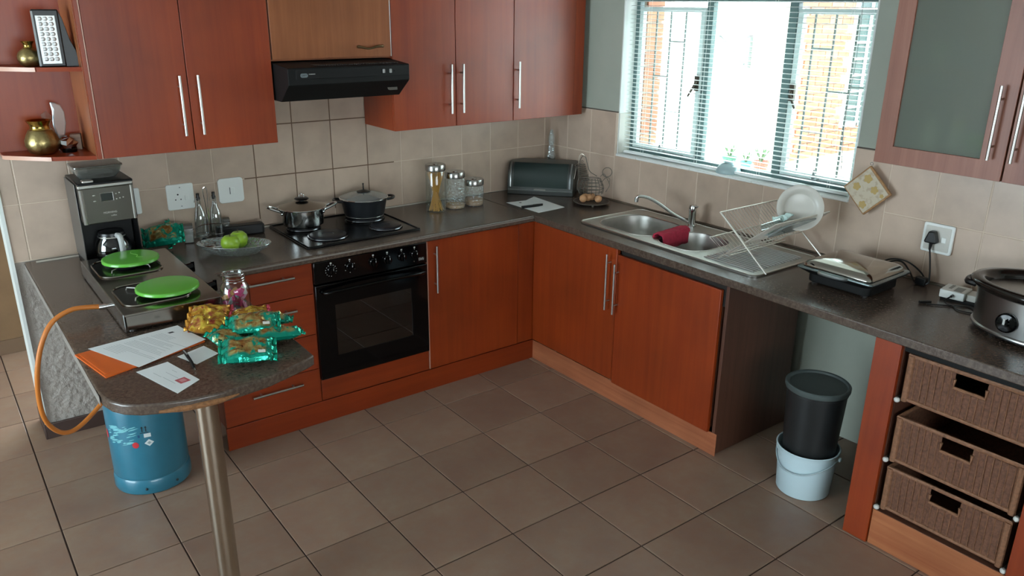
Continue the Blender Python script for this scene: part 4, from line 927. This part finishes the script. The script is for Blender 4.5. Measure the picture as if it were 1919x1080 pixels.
P('beans', G().prism(rrect(-.07, -.048, .06, .05, .02), .376, .392), pm('coffee_beans', '2a1a12', .5, vary=.4, vs=200, bump=1, bs=200), cm)
cf = P('carafe', G().lathe([(.0, .035), (.056, .035), (.068, .05), (.073, .075), (.066, .108), (.052, .13), (.052, .14)], (0, -.082, 0), 32, cap=False), glass('carafe_glass', 'd8dcdc', .14), cm, smooth=60)
P('carafe_band', G().ring((0, -.082, .133), .053, .003, 32, 6), STEEL, cf); P('carafe_lid', G().lathe([(.052, .14), (.05, .15), (0, .153)], (0, -.082, 0), 28), BLACK, cf)
P('carafe_handle', G().tube(cmr([(.012, -.134, .143), (.014, -.165, .143), (.016, -.174, .118), (.018, -.170, .075), (.018, -.155, .05)], 5), [.0115]*21, 10), pm('handle_grey', 'a9aaa8', .35), cf)

# ================================================================= SNACK PACKETS
def foil(name, base, art1, art2):
    s = N(name); v = s.n('ShaderNodeTexVoronoi', Scale=9.0); s.l(s.coord((1, 1, .3), shift=True), v.inputs['Vector'])
    no = s.n('ShaderNodeTexNoise', Scale=22.0, Detail=4.0, Distortion=1.5); s.l(s.coord((1, 1, .3), shift=True), no.inputs['Vector'])
    tc = s.n('ShaderNodeTexCoord'); sx = s.n('ShaderNodeSeparateXYZ'); s.l(tc.outputs['Object'], sx.inputs[0])
    ax_ = s.n('ShaderNodeMath', operation='ABSOLUTE'); s.l(sx.outputs[0], ax_.inputs[0])
    ay_ = s.n('ShaderNodeMath', operation='ABSOLUTE'); s.l(sx.outputs[1], ay_.inputs[0])
    m1 = mapr(s, ax_.outputs[0], .050, .060, 1, 0); m2 = mapr(s, ay_.outputs[0], .034, .042, 1, 0)
    mm = s.n('ShaderNodeMath', operation='MULTIPLY'); s.l(m1, mm.inputs[0]); s.l(m2, mm.inputs[1])
    m3 = s.n('ShaderNodeMath', operation='MULTIPLY'); s.l(mm.outputs[0], m3.inputs[0]); s.l(mapr(s, no.outputs[0], .40, .46, 0, 1), m3.inputs[1])
    a = mixc(s, mapr(s, no.outputs[0], .5, .62, 0, 1), lin(art1), lin(art2))
    s.l(mixc(s, m3.outputs[0], lin(base), a), s.b.inputs['Base Color'])
    s.b.inputs['Roughness'].default_value = .17; s.b.inputs['Metallic'].default_value = .6
    n2 = s.n('ShaderNodeTexNoise', Scale=35.0, Detail=2.0, Distortion=.6); s.l(s.coord(shift=True), n2.inputs['Vector'])
    bp = s.n('ShaderNodeBump', Strength=.8, Distance=.006); s.l(n2.outputs[0], bp.inputs['Height']); s.l(bp.outputs[0], s.b.inputs['Normal'])
    return s.m
F_T = foil('teal_foil_print', '119a80', 'a89a5e', '9a6a34'); F_G = foil('gold_foil_print', 'b8802a', 'cdb040', 'a8503c')
def packet(label, loc, rz, L=.15, Wd=.10, th=.036, mat=F_T, seed=0, tilt=(0, 0), sticker=True, group=None, crimp=None):
    loc = (loc[0], loc[1], max(loc[2], .8615+Wd/2*math.sin(abs(tilt[0]))+.8*L/2*math.sin(abs(tilt[1]))))
    t = T('snack_packet', label, 'packet', loc, rot=(tilt[0], tilt[1], rz), group=group)
    nx, ny = 26, 18; g = G(); up_, dn = [], []
    for i in range(nx+1):
        ru, rd = [], []
        for j in range(ny+1):
            u, v = 2*i/nx-1, 2*j/ny-1
            e = max(0, (1-abs(u)**3.2))*max(0, (1-abs(v)**4)); h = th*.5*e**.7
            edge = .004*math.sin(v*9+seed)*(abs(u) > .86)
            x, y = u*L/2*(1-.03*abs(v)**3), v*Wd/2*(1-.08*(1-abs(u)**2)*0-.05*abs(u))
            nn_ = noise.noise(Vector((x*26+seed*3.1, y*26, seed)))*.011+noise.noise(Vector((x*60+seed, y*60, seed*2)))*.006
            w_ = .25+.75*min(1, e*3)
            ru.append(g.b.verts.new((x+nn_*.5, y, th*.5+h*.98+nn_*w_+edge))); rd.append(g.b.verts.new((x+nn_*.5, y, th*.5-h*.95+nn_*.2*w_+edge-.0006)))
        up_.append(ru); dn.append(rd)
    for i in range(nx):
        for j in range(ny):
            g.f([up_[i][j], up_[i+1][j], up_[i+1][j+1], up_[i][j+1]]); g.f([dn[i][j], dn[i][j+1], dn[i+1][j+1], dn[i+1][j]])
    for i in range(nx):
        for r_ in (0, ny): g.f([up_[i][r_], up_[i+1][r_], dn[i+1][r_], dn[i][r_]])
    for j in range(ny):
        for r_ in (0, nx): g.f([up_[r_][j], up_[r_][j+1], dn[r_][j+1], dn[r_][j]])
    P('bag', g, mat, t, smooth=14)
    for s_ in (-1, 1):
        g = G(); R1, R5 = [], []
        for j in range(15):
            v = 2*j/14-1; z = th*.5+.0035*math.sin(v*8+seed*s_); zz = th*.5+.007*math.sin(v*9+seed*s_+.5)
            R1.append((s_*(L/2-.001), v*Wd/2*.95, z)); R5.append((s_*(L/2+.011), v*Wd/2*1.0, zz))
        a, b_ = g.pts(R1), g.pts(R5)
        for j in range(14): g.f([a[j], a[j+1], b_[j+1], b_[j]])
        c_ = P('crimped_end', g, pm('teal_foil', '12a888', .2, .7) if (mat is F_T and 'teal_foil' not in bpy.data.materials) else (bpy.data.materials['teal_foil'] if mat is F_T else (bpy.data.materials.get('gold_foil') or pm('gold_foil', 'd89a40', .2, .7)) if s_ < 0 else (bpy.data.materials.get('pink_end_foil') or pm('pink_end_foil', 'c8485c', .2, .6))), t, smooth=60)
        m_ = c_.modifiers.new('t', 'SOLIDIFY'); m_.thickness = .0008
    if sticker: 
        P('price_sticker', G().prism(rrect(-.011, -.006, .011, .006, .002), th*.98, th*.98+.001), pm('sticker_white', 'd5d5ce', .6) if 'sticker_white' not in bpy.data.materials else bpy.data.materials['sticker_white'], t, loc=(L*.24, -Wd*.28, .004), rot=(.18, .12, .1))
        text('lettering', 'R5', .009, INKD, t, (L*.24+.003, -Wd*.28, th*.98+.0058), (.18, .12, .1))
    return t
ct = -.647
packet('nearest teal snack packet, at the bar end with its price sticker up', (-2.510, -1.535, .861), ct+.30, .155, .125, .042, F_T, 1, (.24, .04))
packet('teal snack packet at the far right of the pile, leaning on the nearest', (-2.385, -1.452, .863), ct+.45, .155, .10, .046, F_T, 2, (-.12, .05), sticker=False)
packet('teal snack packet on top of the pile, price sticker facing up', (-2.435, -1.385, .904), ct+.3, .155, .105, .042, F_T, 3, (.28, .0))
packet('teal snack packet at the back of the pile behind the topmost one', (-2.365, -1.320, .880), ct+.2, .15, .095, .04, F_T, 4, (-.15, .1), sticker=False)
packet('teal snack packet in the middle of the pile with its foil end standing up', (-2.530, -1.425, .870), ct-.6, .15, .085, .036, F_T, 6, (.1, .22), sticker=False)
packet('faded green and brown snack packet between the gold and teal ones', (-2.475, -1.36, .868), ct+.8, .11, .09, .034, foil('olive_foil_print', '8a8a58', '7f8a6a', 'a87038'), 7, (-.2, .1), sticker=False)
packet('teal snack packet slumped beside the coffee maker', (-2.385, -.095, .864), ct+.35, .16, .12, .055, F_T, 8, (.6, -.1), sticker=False)
packet('second crumpled teal snack packet leaning on the wall by the coffee maker', (-2.350, -.085, .905), ct-.9, .13, .07, .03, F_T, 9, (.9, .5), sticker=False)
packet('gold sweet packet with a pink end nearest the sheet of paper', (-2.545, -1.245, .862), ct+.1, .115, .085, .045, F_G, 11, (.3, .1), sticker=False)
packet('gold sweet packet propped against the gas stove', (-2.510, -1.165, .880), ct+.1, .13, .09, .048, F_G, 12, (.45, 0), sticker=False)
packet('gold sweet packet lying in front of the jar of sweets', (-2.395, -1.225, .872), ct+.35, .13, .07, .038, F_G, 13, (.3, -.1), sticker=False)
PINKF = pm('pink_foil', 'd0566a', .2, .6)
def twist(label, loc, rz, mat, seed):
    t = T('wrapped_sweet', label, 'sweet', loc, rz)
    P('sweet', G().ball((0, 0, .012), (.022, .013, .012), 14, 8).jit(.004, 60, seed), mat, t, smooth=0)
    for s_ in (-1, 1): P('twisted_end', G().rings([[(s_*(.018+.016*k), (.003+.009*k)*math.cos(a*.785), .012+(.002+.009*k)*math.sin(a*.785)*(1 if a % 2 else .5)) for a in range(8)] for k in (0, .5, 1)]), mat, t, smooth=0)
    return t
twist('pink foil sweet in front of the gold packets', (-2.52, -1.285, .862), ct+.4, PINKF, 3)
twist('pink foil sweet between the stove and the jar', (-2.455, -1.175, .875), ct-.2, PINKF, 5)
twist('pink foil sweet at the right of the gold packets', (-2.345, -1.22, .875), ct, PINKF, 8)
# jar of sweets
jr = T('sweet_jar', 'open glass jar of pink wrapped sweets on the breakfast bar', 'jar', (-2.398, -1.105, .8605))
P('glass_body', G().lathe([(.0, 0), (.044, 0), (.050, .004), (.0515, .012), (.0515, .092), (.048, .108), (.040, .120), (.037, .128), (.0375, .152), (.0395, .156), (.036, .158)], n=44, cap=False), glass('jar_glass', 'f2f6f6', .13), jr, smooth=50)
for z in (.130, .139, .153): P('thread_ring', G().ring((0, 0, z), .038, .0018, 36, 6), glass('rim_glass', 'e8eeee', .5) if z == .130 else bpy.data.materials['rim_glass'], jr)
rr = random.Random(11); swm = [TREDM, pm('pale_pink_wrapper', 'd99ab4', .4), pm('tan_wrapper', 'b98a4c', .45), pm('white_wrapper', 'd5d2cc', .4), pm('grey_blue_wrapper', '7f9094', .4)]
for k in range(26):
    a = rr.random()*6.28; r_ = .033*math.sqrt(rr.random()); z = .008+.086*(k/26)
    P('wrapped_sweet', G().box(-.013, -.008, -.005, .013, .008, .005).box(-.019, -.005, -.001, -.013, .005, .001).box(.013, -.005, -.001, .019, .005, .001), swm[k % 5 if k % 3 else 0], jr, loc=(r_*math.cos(a), r_*math.sin(a), z), rot=(rr.random()*3, rr.random()*3, rr.random()*3), smooth=0)

# ================================================================= PAPERS
def sheet(name, label, cat, pts, z0, z1, mat):
    cx = sum(p[0] for p in pts)/len(pts); cy = sum(p[1] for p in pts)/len(pts)
    t = T(name, label, cat, (cx, cy, z0)); P('sheet', G().prism(pts, z0, z1), mat, t, world=True, smooth=0); return t
en = sheet('envelope', 'shiny orange envelope under the letter on the breakfast bar', 'envelope', [(-2.948, -1.178), (-2.903, -1.413), (-2.577, -1.308), (-2.612, -1.118)], .8608, .8650, ORANGE)
P('flap_fold', G().prism([(-2.936, -1.19), (-2.90, -1.39), (-2.885, -1.385), (-2.918, -1.186)], .8650, .8662), ORANGE, en, world=True)
lt = sheet('letter', 'printed white letter on top of the orange envelope', 'letter', [(-2.905, -1.157), (-2.806, -1.400), (-2.572, -1.300), (-2.594, -1.212), (-2.604, -1.208), (-2.600, -1.19), (-2.613, -1.118)], .8664, .8671, PAPER)
ex = (Vector((-2.627, -1.13, 0))-Vector((-2.905, -1.157, 0))); ey = (Vector((-2.806, -1.400, 0))-Vector((-2.905, -1.157, 0)))
def line_on(par, o, e1, e2, u0, u1, v, th, z, mat, name='text_line'):
    o, e1, e2 = Vector(o), Vector(e1), Vector(e2); a = o+e1*u0+e2*v; b_ = o+e1*u1+e2*v; d = e2.normalized()*th
    g = G(); g.f(g.pts([(*a.xy, z), (*b_.xy, z), (*(b_+d).xy, z), (*(a+d).xy, z)])); return P(name, g, mat, par, world=True, smooth=0)
LO = (-2.905, -1.157, 0); e1 = Vector((.286, .035, 0)); e2 = Vector((.099, -.243, 0))
g = G(); rr = random.Random(2)
# letter is read from the left: lines run along e2
for k in range(24):
    u = .10+.028*k; v0, v1 = .12, (.5+.4*rr.random()) if 3 < k < 20 else .42
    if k in (7, 13, 18): continue
    a = Vector(LO)+e1*u+e2*v0; b_ = Vector(LO)+e1*u+e2*v1; d = e1.normalized()*.0011
    g.f(g.pts([(*a.xy, .8673), (*b_.xy, .8673), (*(b_+d).xy, .8673), (*(a+d).xy, .8673)]))
P('printed_lines', g, INK, lt, world=True, smooth=0, kind='stuff')
line_on(lt, LO, e1, e2, .80, .86, .16, .013, .8674, INKD, 'printed_crest')
pc = sheet('postcard', 'white card with a red stamp near the front of the breakfast bar', 'card', [(-2.819, -1.419), (-2.757, -1.640), (-2.678, -1.585), (-2.721, -1.398)], .8606, .8614, PAPER)
PO = (-2.819, -1.419, 0); f1 = Vector((.098, .021, 0)); f2 = Vector((.062, -.221, 0))
line_on(pc, PO, f1, f2, .40, .72, .62, .036, .8616, pm('stamp_red', 'b8545c', .6), 'stamp'); line_on(pc, PO, f1, f2, .48, .65, .655, .02, .8617, pm('stamp_pink', 'cf8f90', .6), 'stamp_face')
for u, v, ll in ((.55, .30, .3), (.75, .30, .12), (.3, .42, .3), (.28, .2, .2), (.4, .62, .06)):
    a = Vector(PO)+f1*u+f2*v; b_ = a+f2*ll; d = f1.normalized()*.001; g = G(); g.f(g.pts([(*a.xy, .8616), (*b_.xy, .8616), (*(b_+d).xy, .8616), (*(a+d).xy, .8616)])); P('text_line', g, INK, pc, world=True, smooth=0)
sheet('note_card', 'blank white card under the pen beside the snack packets', 'card', [(-2.685, -1.374), (-2.652, -1.469), (-2.570, -1.425), (-2.590, -1.336)], .8602, .8606, PAPER)
pn = T('pen', 'black ballpoint pen lying across the blank white card', 'pen', (-2.664, -1.44, .8665))
P('barrel', G().tube([(-2.660, -1.365, .871), (-2.662, -1.40, .870), (-2.664, -1.46, .8675), (-2.669, -1.505, .866)], [.0055, .0055, .0045, .0035], 10), BLACKM, pn, world=True); P('clip', G().box(-2.6645, -1.41, .8755, -2.6605, -1.37, .877), GREY, pn, world=True); P('tip', G().cyl((-2.669, -1.505, .866), (-2.6705, -1.516, .8655), .002, n=8), STEEL, pn, world=True)

# ================================================================= BACK COUNTER ITEMS
bl = T('oval_glass_dish', 'oval cut-glass dish holding two green apples', 'dish', (-2.150, -.352, .8605), ct)
P('dish', G().lathe([(.3, .003), (.62, .0), (.66, .004), (.88, .026), (1.0, .044), (1.01, .047), (.97, .046), (.84, .028), (.62, .009), (.01, .009)], n=72, sx=.165, sy=.098, lobes=24, amp=.012), GLASSC, bl, smooth=20)
P('rim', G().ring((0, 0, .046), .165, .0022, 56, 6, sx=1, sy=.594), glass('cut_glass_rim', 'eef4f4', .6, .03), bl)
for k, (x, y, lab) in enumerate(((-2.172, -.368, 'front green apple in the oval glass dish'), (-2.118, -.322, 'rear green apple in the oval glass dish, stalk showing'))):
    ap = T('apple', lab, 'apple', (x, y, .874), k*1.2); ap.scale = (1.08, 1.08, 1.08)
    P('fruit', G().lathe([(.006, .003), (.018, .0), (.032, .012), (.0385, .034), (.035, .053), (.022, .066), (.009, .067), (.002, .061)], n=28), GREENA, ap, smooth=80)
    P('stalk', G().tube([(0, 0, .060), (.002, .001, .070), (.006, .002, .078)], .0013, 6), pm('apple_stalk', '4a3a22', .8) if k == 0 else bpy.data.materials['apple_stalk'], ap)
sw = T('chrome_spoon', 'shiny metal spoon lying in the left end of the glass dish', 'spoon', (-2.245, -.30, .882), ct+.2)
P('bowl', G().lathe([(.001, 0), (.7, .002), (1, .007), (.95, .008), (.6, .004), (.01, .003)], n=24, sx=.032, sy=.019), CHROME, sw); P('handle', G().tube([(.028, 0, .007), (.07, .002, .012), (.12, .01, .016)], [.003, .0022, .0045], 8), CHROME, sw)
bx = T('speaker_box', 'small black oblong case behind the glass dish', 'case', (-2.03, -.075, .8605), ct+.52)
P('case', G().box(-.11, -.028, 0, .11, .028, .052), pm('case_black', '151517', .5), bx, bev=.008, seg=3); P('end_cap', G().box(.108, -.024, .004, .114, .024, .048), BLACK, bx, bev=.002)
# cruet stand
cr = T('cruet_stand', 'wire cruet stand with a tall handle for oil and vinegar bottles', 'cruet stand', (-2.172, -.072, .8605), -.1)
P('base_ring', G().ring((-.035, 0, .03), .034, .0016, 28, 6).ring((.035, 0, .03), .034, .0016, 28, 6), CHROME, cr)
P('handle', G().tube(cmr([(-.004, 0, .03), (-.004, 0, .15), (-.010, 0, .235), (0, 0, .255), (.008, 0, .235), (.004, 0, .15), (.004, 0, .03)], 5), .0018, 6), CHROME, cr)
P('shaker_arc', G().tube(cmr([(-.085, -.02, .06), (-.04, -.045, .085), (.03, -.045, .085), (.08, -.02, .07)], 5), .0016, 6), CHROME, cr)
for s_ in (-1, 1): P('foot', G().ball((s_*.035, -.034, .012), .011, 12, 8), BLACK, cr)
for s_, lab in ((-1, 'left glass oil bottle in the cruet stand'), (1, 'right glass vinegar bottle in the cruet stand')):
    ob = T('oil_bottle', lab, 'bottle', (-2.172+s_*.035, -.072+(-.0035*s_), .8605))
    P('body', G().lathe([(.0, .012), (.027, .012), (.029, .018), (.029, .10), (.024, .135), (.012, .165), (.0095, .185), (.011, .2), (.011, .205)], n=26, cap=False), glass('bottle_glass', 'f0f6f6', .3) if s_ == -1 else bpy.data.materials['bottle_glass'], ob, smooth=60)
    P('stopper', G().lathe([(.008, .195), (.010, .207), (.007, .215), (.0075, .228), (0, .230)], n=16), BLACK, ob); P('spout', G().tube([(0, 0, .21), (-.015, -.006, .205), (-.022, -.01, .19)], .0025, 6), STEELD, ob)
for x, y, lab in ((-2.268, -.062, 'square salt shaker left of the cruet stand'), (-2.088, -.045, 'square pepper shaker right of the cruet stand')):
    sh = T('shaker', lab, 'shaker', (x, y, .8605), -.25)
    P('body', G().box(-.021, -.021, 0, .021, .021, .07), glass('shaker_glass', 'e6eaea', .25, .05, dens=.2) if 'salt' in lab else bpy.data.materials['shaker_glass'], sh, bev=.004)
    P('cap', G().box(-.022, -.022, .068, .022, .022, .086), pm('shaker_cap', '5e5a56', .4, .6) if 'salt' in lab else bpy.data.materials['shaker_cap'], sh, bev=.003)
    P('contents', G().box(-.018, -.018, .003, .018, .018, .04), pm('salt_white', 'b9b6ae', .9) if 'salt' in lab else pm('pepper_grey', '5a524a', .9), sh)
# canisters
for x, h, lab, fill in ((-.990, .262, 'tallest glass canister, filled with spaghetti', 's'), (-.865, .208, 'middle glass canister with a little grain in the bottom', 'g'), (-.738, .152, 'shortest glass canister with brown grain in the bottom', 'g2')):
    cn = T('canister', lab, 'canister', (x, -.215, .8605), group='glass storage canisters')
    P('glass_body', G().lathe([(.0, 0), (.048, 0), (.053, .004), (.055, .012), (.055, h-.048), (.050, h-.036), (.049, h-.03)], n=48, cap=False), glass('quilted_glass', 'eef2f0', .13, .08, dens=.10, bump=70) if fill == 'g' else (glass('canister_glass_clear', 'f2f6f4', .10) if fill == 's' else bpy.data.materials.get('quilted_glass') or glass('canister_glass', 'f0f4f4', .1)), cn, smooth=50)
    P('lid', G().lathe([(.052, h-.036), (.0555, h-.033), (.0555, h-.006), (.0525, h-.001), (.045, h), (.015, h-.004), (.012, h+.001), (0, h+.001)], n=44), pm('brushed_lid', '9b9894', .22, 1.0) if fill == 's' else bpy.data.materials['brushed_lid'], cn, smooth=40)
    if fill == 's':
        g = G(); rr = random.Random(4)
        for k in range(70):
            a = rr.random()*6.28; b_ = a+2.2+rr.random()*.5; r1 = .046*math.sqrt(.25+.75*rr.random()); r0 = .034*math.sqrt(rr.random())+.006
            g.tube([(r0*math.cos(b_), r0*math.sin(b_), .006), (r1*math.cos(a), r1*math.sin(a), .205+.012*rr.random())], .0012, 5)
        P('spaghetti', g, SPAG, cn, kind='stuff')
    else:
        hh = .022 if fill == 'g' else .038
        P('grain', G().lathe([(.0, .004), (.046, .004), (.0515, .010), (.0518, hh), (.03, hh+.004), (0, hh+.002)], n=36).jit(.0015, 90, 2), pm('flakes_tan', 'b98f5c', .85, vary=.35, vs=250) if fill == 'g' else GRAIN, cn)
# bread bin (diagonal in the corner)
thb = math.radians(-48.5)
bb = T('bread_bin', 'grey steel roll-top bread bin with dark window set across the corner', 'bread bin', (-.282+.10*.75, -.244+.10*.655, .8605), thb)
W2, D2 = .198, .10
prof = [(-D2, .0), (-D2-.004, .028)]+[(-D2-.004+.075*(1-math.cos(math.radians(a_))), .035+.150*math.sin(math.radians(a_))) for a_ in range(0, 91, 10)]+[(D2, .185), (D2, 0)]
P('body', G().prism(prof, -W2, W2, ax='x'), pm('bin_steel', '5c5e5c', .38, .7), bb, bev=.003, smooth=25)
rp = [(-D2-.006+.075*(1-math.cos(math.radians(a_))), .037+.152*math.sin(math.radians(a_))) for a_ in range(4, 80, 8)]
g = G(); a, b_ = [], []
for y, z in rp: a.append(g.b.verts.new((-W2+.035, y-.0025, z+.001))); b_.append(g.b.verts.new((W2-.035, y-.0025, z+.001)))
for i in range(len(rp)-1): g.f([a[i], b_[i], b_[i+1], a[i+1]])
P('window', g, pm('bin_window', '2a3634', .2), bb, smooth=80)
for s_ in (-1, 1): P('end_trim', G().tube([(s_*(W2-.018), y-.002, z) for y, z in rp], .0075, 8), pm('bin_trim', '8b8f8e', .28, .9) if s_ < 0 else bpy.data.materials['bin_trim'], bb)
P('front_lip', G().box(-W2+.004, -D2-.012, .026, W2-.004, -D2-.002, .037), bpy.data.materials['bin_trim'], bb, bev=.002); P('handle', G().box(-.035, -D2-.018, .034, .035, -D2-.008, .040), STEEL, bb, bev=.002)
gv = T('glass_bottle', 'ornate clear glass bottle standing in the corner behind the bread bin', 'bottle', (-.068, -.085, .8605))
P('body', G().lathe([(0, 0), (.024, 0), (.028, .01), (.026, .12), (.020, .16), (.027, .19), (.018, .215), (.022, .24), (.013, .262), (.018, .285), (.017, .315), (.012, .335)], n=24, lobes=8, amp=.05), GLASSC, gv, smooth=20); P('stopper', G().ball((0, 0, .343), (.012, .012, .014), 14, 8), GLASSC, gv)
ss = sheet('note_paper', 'white sheet of paper with folded corner on the corner worktop', 'paper', [(-.558, -.278), (-.43, -.30), (-.332, -.252), (-.352, -.555), (-.42, -.565), (-.553, -.572)], .8605, .8612, PAPER)
P('printed_mark', G().box(-.50, -.335, .8612, -.485, -.32, .8616), INKD, ss, world=True)
kn = T('folding_knife', 'black penknife lying on the sheet of paper', 'knife', (-.50, -.45, .8625), -.12)
P('handle', G().prism([(-.072, -.008), (.03, -.010), (.068, -.004), (.070, .004), (.03, .009), (-.07, .008)], -.001, .012), BLACKM, kn, bev=.003); P('clip', G().box(-.05, -.002, .012, .0, .002, .0135), GREY, kn)
# hen egg basket
hn = T('egg_basket', 'wire hen-shaped egg basket with a round tray beside the bread bin', 'egg basket', (-.175, -.585, .8605), ct)
WR = pm('dull_wire', '6a665f', .4, .7)
P('tray', G().lathe([(0, .012), (.09, .012), (.10, .016), (.10, .018), (.09, .015), (0, .015)], n=40), pm('tray_dark', '3a332e', .5), hn); P('tray_rim', G().ring((0, 0, .017), .102, .0022, 44, 6), WR, hn)
for a in (30, 150, 270): P('foot', G().ball((.085*math.cos(math.radians(a)), .085*math.sin(math.radians(a)), .006), .007, 10, 6), WR, hn)
for k in range(5):
    z = .045+.02*k; sx_ = (.062, .068, .066, .058, .042)[k]; P('body_hoop', G().ring((.002, .055, z+.015), sx_, .0019, 30, 6, sx=1, sy=.55), WR, hn)
for k in range(9):
    a = math.pi*(k+.5)/9; P('body_rib', G().tube(cmr([(.068*math.cos(a), .055-.036*math.sin(a)*1, .05), (.072*math.cos(a), .055-.04*math.sin(a), .09), (.05*math.cos(a), .055-.028*math.sin(a), .142)], 4), .0017, 6), WR, hn)
for k in range(8):
    t_ = k/7; P('neck_hoop', G().ring((-.042-.014*t_+.0, .05, .135+.085*t_), .030-.014*t_, .0019, 22, 6, sx=1, sy=.8), WR, hn)
P('breast_wire', G().tube(cmr([(-.068, .05, .05), (-.082, .05, .10), (-.072, .05, .15), (-.078, .05, .185), (-.094, .05, .20), (-.072, .05, .215), (-.07, .05, .24), (-.058, .05, .265), (-.04, .05, .262), (-.03, .05, .23), (-.012, .05, .18), (.03, .05, .152)], 5), .0023, 6), WR, hn)
P('comb', G().tube(cmr([(-.078, .05, .225), (-.076, .05, .255), (-.068, .05, .277), (-.052, .05, .275), (-.045, .05, .262)], 5), .0018, 6), pm('bright_wire', 'd0cabe', .3, .9), hn); P('beak', G().tube([(-.072, .05, .232), (-.100, .05, .212), (-.074, .05, .20)], .0018, 6), bpy.data.materials['bright_wire'], hn)
P('wattle', G().tube(cmr([(-.09, .05, .20), (-.096, .05, .16), (-.101, .05, .135)], 4), [.0015]*8+[.003], 6), bpy.data.materials['bright_wire'], hn); P('eye', G().ring((-.058, .045, .238), .006, .0012, 14, 6, ax='y'), WR, hn)
P('tail', G().ring((.088, .05, .175), .027, .002, 26, 6, ax='y').tube(cmr([(.05, .05, .15), (.07, .05, .165), (.09, .05, .135), (.105, .05, .10), (.085, .05, .06)], 4), .0016, 6), WR, hn)
P('tail_feather', G().tube(cmr([(.06, .05, .12), (.085, .05, .145), (.105, .05, .135), (.10, .05, .11)], 4), .0014, 6), WR, hn)
for x, y, z, lab in ((-.050, -.018, .0145, 'egg at the left front of the wire tray'), (-.020, .012, .0145, 'egg at the rear middle of the wire tray'), (.035, -.020, .0145, 'egg at the right front of the wire tray'), (-.036, .028, .0145, 'egg at the left rear of the wire tray'), (.004, .032, .0145, 'egg at the back centre of the wire tray')):
    c0, s0 = math.cos(ct), math.sin(ct)
    e = P('egg', G().lathe([(.001, 0), (.012, .0035), (.0195, .013), (.0212, .021), (.019, .031), (.012, .041), (.001, .0445)], n=20).xf(Matrix.Rotation(math.radians(68), 4, 'X') @ Matrix.Translation((0, 0, -.021))), EGG, smooth=80, loc=(-.175+x*c0-y*s0, -.585+x*s0+y*c0, .8605+z+.0205), rot=(0, 0, x*40+y*70))
    tag(e, lab, 'egg', 'eggs on the wire tray')

# ================================================================= OPEN SHELF ITEMS
SH1, SH2 = 1.346, 1.692
def vase(label, loc, sc_):
    t = T('brass_vase', label, 'vase', loc); q = sc_
    nk = .62 if sc_ > .05 else .42
    P('body', G().lathe([(0, 0), (.5*q, 0), (.82*q, .16*q), (1.0*q, .6*q), (1.0*q, .9*q), (.86*q, 1.25*q), ((nk+.1)*q, 1.52*q), (nk*q, 1.6*q)], n=36), BRASS, t, smooth=60)
    P('neck', G().lathe([((nk+.01)*q, 1.58*q), ((nk-.05)*q, 1.7*q), ((nk-.03)*q, 1.88*q), ((nk+.12)*q, 2.12*q), ((nk+.14)*q, 2.16*q), ((nk+.08)*q, 2.14*q), ((nk-.08)*q, 1.9*q)], n=36, cap=False), BRASSP, t, smooth=60); return t
vase('large round brass vase on the lower board of the open shelf', (-2.808, -.150, SH1), .063)
vase('small brass vase behind the lantern on the upper board of the open shelf', (-2.800, -.185, SH2), .044)
ln_ = T('led_lantern', 'black rechargeable lantern with a white reflector panel on the upper shelf', 'lantern', (-2.735, -.235, SH2), -.12)
P('case', G().box(-.042, -.012, 0, .05, .028, .212), pm('lantern_black', '0c0c0d', .4), ln_, bev=.005); P('back_housing', G().prism([(.045, 0), (.098, 0), (.090, .06), (.075, .10), (.060, .18), (.048, .21), (.045, .21)], -.008, .05, ax='y'), bpy.data.materials['lantern_black'], ln_, bev=.004)
P('reflector', G().box(-.030, -.0145, .012, .036, -.012, .190), pm('reflector_white', 'b9bbb8', .3, .3), ln_, bev=.001)
P('side_trim', G().box(-.043, -.014, .004, -.036, -.008, .206), GREY, ln_)
for r in range(9):
    for c in range(3): P('diode', G().ball((-.016+.0185*c, -.0145, .030+.0185*r), (.0085, .006, .0085), 10, 6), pm('lens_bright', 'e6e8e8', .12, .6) if r+c == 0 else bpy.data.materials['lens_bright'], ln_)
P('switch', G().ball((.052, .012, .06), .004, 8, 6), GREY, ln_)
gl_ = T('glass_ornament', 'upright leaf-shaped crystal ornament behind the large brass vase', 'ornament', (-2.735, -.09, SH1), .2)
L = [(0, .03), (.022, .06), (.034, .11), (.034, .155), (.022, .185), (.004, .195), (-.016, .2), (-.012, .16), (-.018, .11), (-.012, .06)]
P('leaf', G().prism(L, -.007, .007, ax='y'), pm('crystal_white', 'd5dce0', .08, .5, coat=.5), gl_, bev=.006, seg=2); P('stem', G().tube([(0, 0, .0), (0, 0, .04)], [.012, .005], 10), GLASS, gl_); P('side_leaf', G().prism([(-.012, .05), (-.05, .13), (-.058, .15), (-.035, .165), (-.016, .14)], -.003, .003, ax='y'), GLASS, gl_, bev=.002)
sr = T('silver_ornament', 'small faceted silver ornament beside the large brass vase', 'ornament', (-2.715, -.150, SH1), .3)
P('facets', G().ball((0, 0, .032), (.036, .028, .030), 9, 6).jit(.016, 50, 3), pm('faceted_silver', 'c9ccd0', .06, 1.0), sr, smooth=0); P('dark_base', G().lathe([(.028, 0), (.030, .012), (.012, .016)], n=12), BLACKG, sr)
bx = T('small_box', 'small pale box at the right end of the lower open shelf', 'box', (-2.675, -.085, SH1), -.25)
P('box', G().box(-.020, -.022, 0, .020, .022, .062), pm('taupe_card', '9a8272', .7), bx, bev=.001); P('lid_line', G().box(-.0205, -.0225, .046, .0205, .0225, .048), pm('taupe_dark', '6e5a4e', .7), bx)
